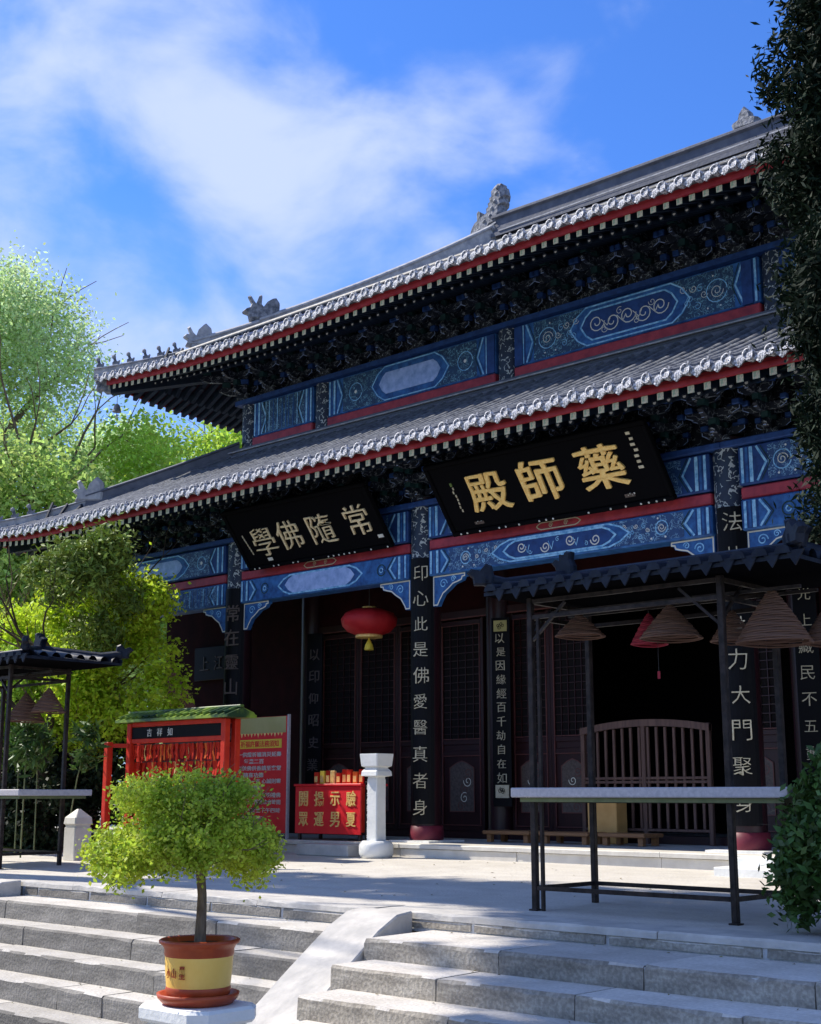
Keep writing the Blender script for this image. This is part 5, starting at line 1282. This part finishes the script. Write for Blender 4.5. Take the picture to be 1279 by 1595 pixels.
# ================================================================== TREES AND PLANTS
def tree(name, lab, cat, x, y, z0, H_, tr_r, blobs, lm, n, size, clump, per, grp=None, bark='bark', seed=1, elong=1.6, flat=1.0, droop=0, bdepth=3, bl_=None):
    t = thing(name, lab, cat, (x, y, z0))
    if grp: t['group'] = grp
    g = np.random.default_rng(seed); k = MB()
    hb = H_*.36
    pts = [(x + .04*H_*math.sin(q*1.3+seed)*q/4, y + .03*H_*math.cos(q*1.1+seed)*q/4, z0 + H_*.62*q/4) for q in range(5)]
    k.tube(pts, [tr_r*(1-.16*q) for q in range(5)], bark, 10)
    for q in range(7):
        a = q*2.4+seed; p = pts[2 + q % 3]; d = (math.cos(a)*.8, math.sin(a)*.8, .7 + .1*(q % 3)); branching(k, p, d, tr_r*.42, bl_ or H_*.22, bdepth-1, bark, g, .45, 6)
    k.build('trunk', t)
    leaves('crown', t, lm, [(x+b[0], y+b[1], z0+b[2], *b[3:]) for b in blobs], n, size, clump, per, flat, elong, droop, seed)
    return t
def rb(n, R_, z0, z1, r0, r1, seed, taper=.3, cx=0, cy=0):
    g = random.Random(seed); out = []
    for i in range(n):
        u = g.random(); a = g.uniform(0, 2*math.pi); rad = R_*(1-taper*abs(u*2-1)**2)*math.sqrt(g.random()); r_ = g.uniform(r0, r1)
        out.append((cx+rad*math.cos(a), cy+rad*math.sin(a), z0+(z1-z0)*u, r_, r_, r_*.8))
    return out
# lime green tree beside the end bay
tree('lime_tree', 'bright lime green tree beside the left end bay of the hall', 'tree', -18.9, 12.4, tz(12.4), 4.2, .11,
     [(b[0]*1.5, b[1]*.45, *b[2:]) for b in rb(34, 1.55, 1.75, 3.75, .4, .7, 11, .25)] + [(1.9,.3,2.3,.5,.4,.45),(1.8,.3,2.9,.5,.4,.4),(-1.9,-.3,2.6,.6,.5,.5)], 'leaf_lime', 70000, .052, .17, 34, seed=11)
tree('juniper_tree', 'olive green juniper reaching up over the lower eave on the left', 'tree', -18.3, 11.6, tz(11.6), 5.2, .12,
     rb(14, 1.0, 3.2, 4.5, .22, .42, 15, .4, .65, .0), 'leaf_juniper', 10500, .045, .2, 16, seed=15, elong=2.6, bark='bark_dark')
tree('maple_tree', 'leafy green tree at the left edge behind the incense rack roof', 'tree', -21.0, 11.6, tz(11.6), 4.6, .13,
     rb(16, 1.5, 1.8, 3.9, .5, .8, 21, .3), 'leaf_bright', 10000, .07, .22, 22, seed=21)
# dark undergrowth and bamboo behind the left rack
blh = [(-22+.55*i, 11.6+.25*math.sin(i*1.7), .55+.1*math.sin(i), .55, .6, .75) for i in range(8)] + [(-21.5+.9*i, 12.6, 1.3, .7, .5, .9) for i in range(5)]
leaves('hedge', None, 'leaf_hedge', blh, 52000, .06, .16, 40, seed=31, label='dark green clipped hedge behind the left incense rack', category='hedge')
for i in range(9):
    x = -19.6+.38*i+random.uniform(-.1,.1); y = 10.4+random.uniform(-.1,.5)
    lab = 'thin dark bamboo stem leaning in the bed behind the left incense rack'
    t = thing('bamboo_stem', lab, 'bamboo', (x, y, tz(y))); t['group'] = 'bamboo stems behind the left rack'
    ln_ = random.uniform(-.25,.35); MB().tube([(x,y,.0),(x+ln_*.3,y,.5),(x+ln_*.9,y,1.1),(x+ln_*1.7,y,1.7)],[.012,.011,.009,.006],'bamboo',6).build('stem', t)
    leaves('foliage', t, 'leaf_shrub', [(x+ln_*1.5,y,1.55,.2,.2,.35)], 240, .05, .1, 8, seed=50+i, elong=4)
# tall pale trees far behind on the left
TG = 'tall trees beyond the left end of the hall'
tree('tall_tree', 'tall airy pale green tree at the left edge, its top against the sky', 'tree', -41, 22.5, 0, 19.5, .38, rb(40, 4.0, 7, 18.6, .9, 1.8, 41, .55), 'leaf_pale', 76000, .10, .85, 22, TG, seed=41, bl_=3.6)
tree('tall_tree', 'pale hazy tree right of the tallest one, behind the roof corner bell', 'tree', -42, 31, 0, 15.5, .32, rb(30, 4.0, 5.5, 14, 1.0, 1.9, 42, .5), 'leaf_pale', 80000, .12, .8, 30, TG, seed=42, bl_=3.0)
tree('tall_tree', 'dense bright green tree seen under the upper eave behind the lower roof', 'tree', -35.5, 30.5, 0, 14.6, .3, rb(40, 5.0, 5, 13.4, 1.2, 2.1, 43, .35), 'leaf_bright', 110000, .12, .7, 40, TG, seed=43, bl_=2.6)
tree('tall_tree', 'mid green tree low behind the hip ornament of the lower roof', 'tree', -36, 22, 0, 12.0, .3, rb(30, 4.2, 3.5, 10.8, 1.1, 1.9, 44, .3), 'leaf_tree', 90000, .12, .75, 36, TG, seed=44, bl_=2.5)
tree('tall_tree', 'broad green tree in the far left distance below the lower eave', 'tree', -46, 17.5, 0, 9.5, .3, rb(30, 4.6, 2.0, 8.0, 1.1, 1.9, 45, .3), 'leaf_pale', 70000, .12, .75, 36, TG, seed=45, bl_=2.2)
tree('tall_tree', 'green tree closing the gap right of the bright one under the upper eave', 'tree', -32, 36, 0, 15.6, .3, rb(32, 4.8, 5, 14.4, 1.2, 2.0, 46, .35), 'leaf_bright', 80000, .12, .7, 36, TG, seed=46, bl_=2.5)
# far belt of wood round the precinct
blb = []
for a in range(0, 360, 4):
    g2 = random.Random(a); rr = 95+g2.uniform(-8,8); blb.append((-10+rr*math.cos(R(a)), 15+rr*math.sin(R(a)), 2.5, 6, 6, 4.5+g2.uniform(-1,1.5)))
leaves('distant_woods', None, 'leaf_pale', blb, 60000, .55, 1.6, 24, seed=61, kind='stuff', label='belt of trees on the horizon around the temple', category='woods')
# dark cypress at the right edge
cyb = []
g3 = random.Random(71)
for i in range(100):
    u = (i/99)**1.15; z = 2.75 + 11.3*u; w_ = 1.38*(1-.5*u*u)*(.55+.45*min(1, u*6)); a = g3.uniform(0, 6.28); q = math.sqrt(g3.random())*w_*.75
    cyb.append((q*math.cos(a), q*math.sin(a), z, .42, .42, .5))
for i in range(14): cyb.append((-.75+.35*g3.random()-.1*(i%3), -.2+.5*g3.random(), 3.0+.20*i, .36, .36, .34))
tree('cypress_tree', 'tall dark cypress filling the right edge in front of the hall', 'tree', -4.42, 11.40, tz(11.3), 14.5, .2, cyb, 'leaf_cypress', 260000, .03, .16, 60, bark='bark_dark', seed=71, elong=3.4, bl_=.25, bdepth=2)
# shrub in a low tub at the right edge of the terrace
t = thing('potted_shrub', 'leafy dark green shrub at the right edge beside the rack table', 'shrub', (-3.98, 8.62, tz(8.6)))
MB().lathe([(.0,.0),(.22,.0),(.27,.26),(.29,.27),(.29,.31),(.25,.31),(.24,.28),(.0,.28)], (-3.98,8.62,.0), 'rack_tile', 24).build('pot', t)
k = MB(); g4 = np.random.default_rng(9)
for a in range(0,360,45): branching(k, (-3.98,8.62,.28), (math.cos(R(a))*.7, math.sin(R(a))*.7, .8), .014, .36, 2, 'bark_dark', g4, .5, 5)
k.build('stems', t)
leaves('foliage', t, 'leaf_shrub', [(-3.98,8.62,.62,.42,.42,.36),(-4.25,8.5,.45,.3,.3,.28),(-3.8,8.4,.35,.35,.3,.3),(-4.05,8.6,.98,.28,.28,.26),(-4.3,8.7,.8,.2,.2,.2),(-3.6,8.6,.7,.4,.4,.4),(-4.35,8.5,.22,.16,.16,.16)], 15000, .042, .10, 20, seed=81, elong=1.9)
# big shade tree in the court to the left, out of the picture; its shade lies across the terrace
hx_, hy_ = SUN_TO.x/SUN_TO.z, SUN_TO.y/SUN_TO.z
sh = []
for (x, y, r_, z) in ((-3.7,6.1,1.7,14),(-5.4,6.6,.6,14.2),(-3.0,4.4,1.7,15),(-2.4,7.6,1.8,13),(-5.0,7.7,1.0,14.5),(-4.4,9.3,1.2,13.5),(-6.4,9.9,1.0,14),(-8.0,9.9,.95,15),(-9.7,9.75,.9,14.2),(-2.8,9.8,1.5,14),(-.5,6.0,2,14),(-3.4,2.9,1.3,15),(-5.8,8.9,.9,15),(-7.2,9.3,.7,14),(-.8,3.2,2,14.5),(-11.3,9.6,.8,14.4),(-4.6,6.4,.6,14)):
    q = z - 0; sh.append((x+hx_*q, y+hy_*q, z, r_, r_, r_*.6))
sx_ = sum(b[0] for b in sh)/len(sh); sy_ = sum(b[1] for b in sh)/len(sh)
t = thing('shade_tree', 'tall spreading tree in the court to the left of the steps', 'tree', (-21.5, 6.2, GZ))
k = MB(); k.tube([(-21.5,6.2,GZ),(-21.4,6.2,3),(-21.2,6.1,6.5),(-20.6,5.8,9.5),(-19.2,5.3,11.8),(-17.6,5.0,13.2),(-16,4.8,14)],[.42,.36,.32,.28,.22,.15,.08],'bark',12)
g5 = np.random.default_rng(4)
for p, d in (((-21.2,6.1,6.8),(-.8,.3,.8)),((-20.6,5.8,9.5),(.1,-.6,.8)),((-19.2,5.3,11.8),(.5,.2,.8)),((-17.6,5.0,13.2),(.6,-.5,.5))): branching(k, p, d, .13, 2.6, 2, 'bark', g5, .5, 6)
k.build('trunk', t)
leaves('crown', t, 'leaf_tree', sh, 80000, .14, .34, 30, seed=91)

mat('leaf_dry', (.16,.12,.04), .8, .1, col2=(.22,.20,.06), nscale=3, island=.4)
k = MB(); g6 = random.Random(8)
spots = [(g6.uniform(-12.8,-3.2), g6.uniform(8.5,13.0)) for _ in range(70)]
for (x, y) in spots:
    a = g6.uniform(0,6.28); q = g6.uniform(.012,.022); c_, s_ = math.cos(a)*q, math.sin(a)*q; z = tz(y)+.006
    k.add([(x-c_,y-s_,z),(x+s_*.5,y-c_*.5,z+.004),(x+c_,y+s_,z+.001),(x-s_*.5,y+c_*.5,z+.007)],[(0,1,2,3)],'leaf_dry')
for prof, xa, xb in ((LP,-12.8,-8.0),(RPf,-6.9,-3.0)):
    for n_ in range(1, 6):
        for _ in range(6):
            x = g6.uniform(xa,xb); y = prof[n_-1][0]-g6.uniform(.02,.12); z = prof[n_][1]+.006; a = g6.uniform(0,6.28); q = g6.uniform(.010,.018); c_, s_ = math.cos(a)*q, math.sin(a)*q
            k.add([(x-c_,y-s_,z),(x+s_*.5,y-c_*.5,z+.004),(x+c_,y+s_,z+.001),(x-s_*.5,y+c_*.5,z+.007)],[(0,1,2,3)],'leaf_dry')
k.build('fallen_leaves', kind='stuff', label='few small dry leaves lying on the terrace and steps', category='leaves')
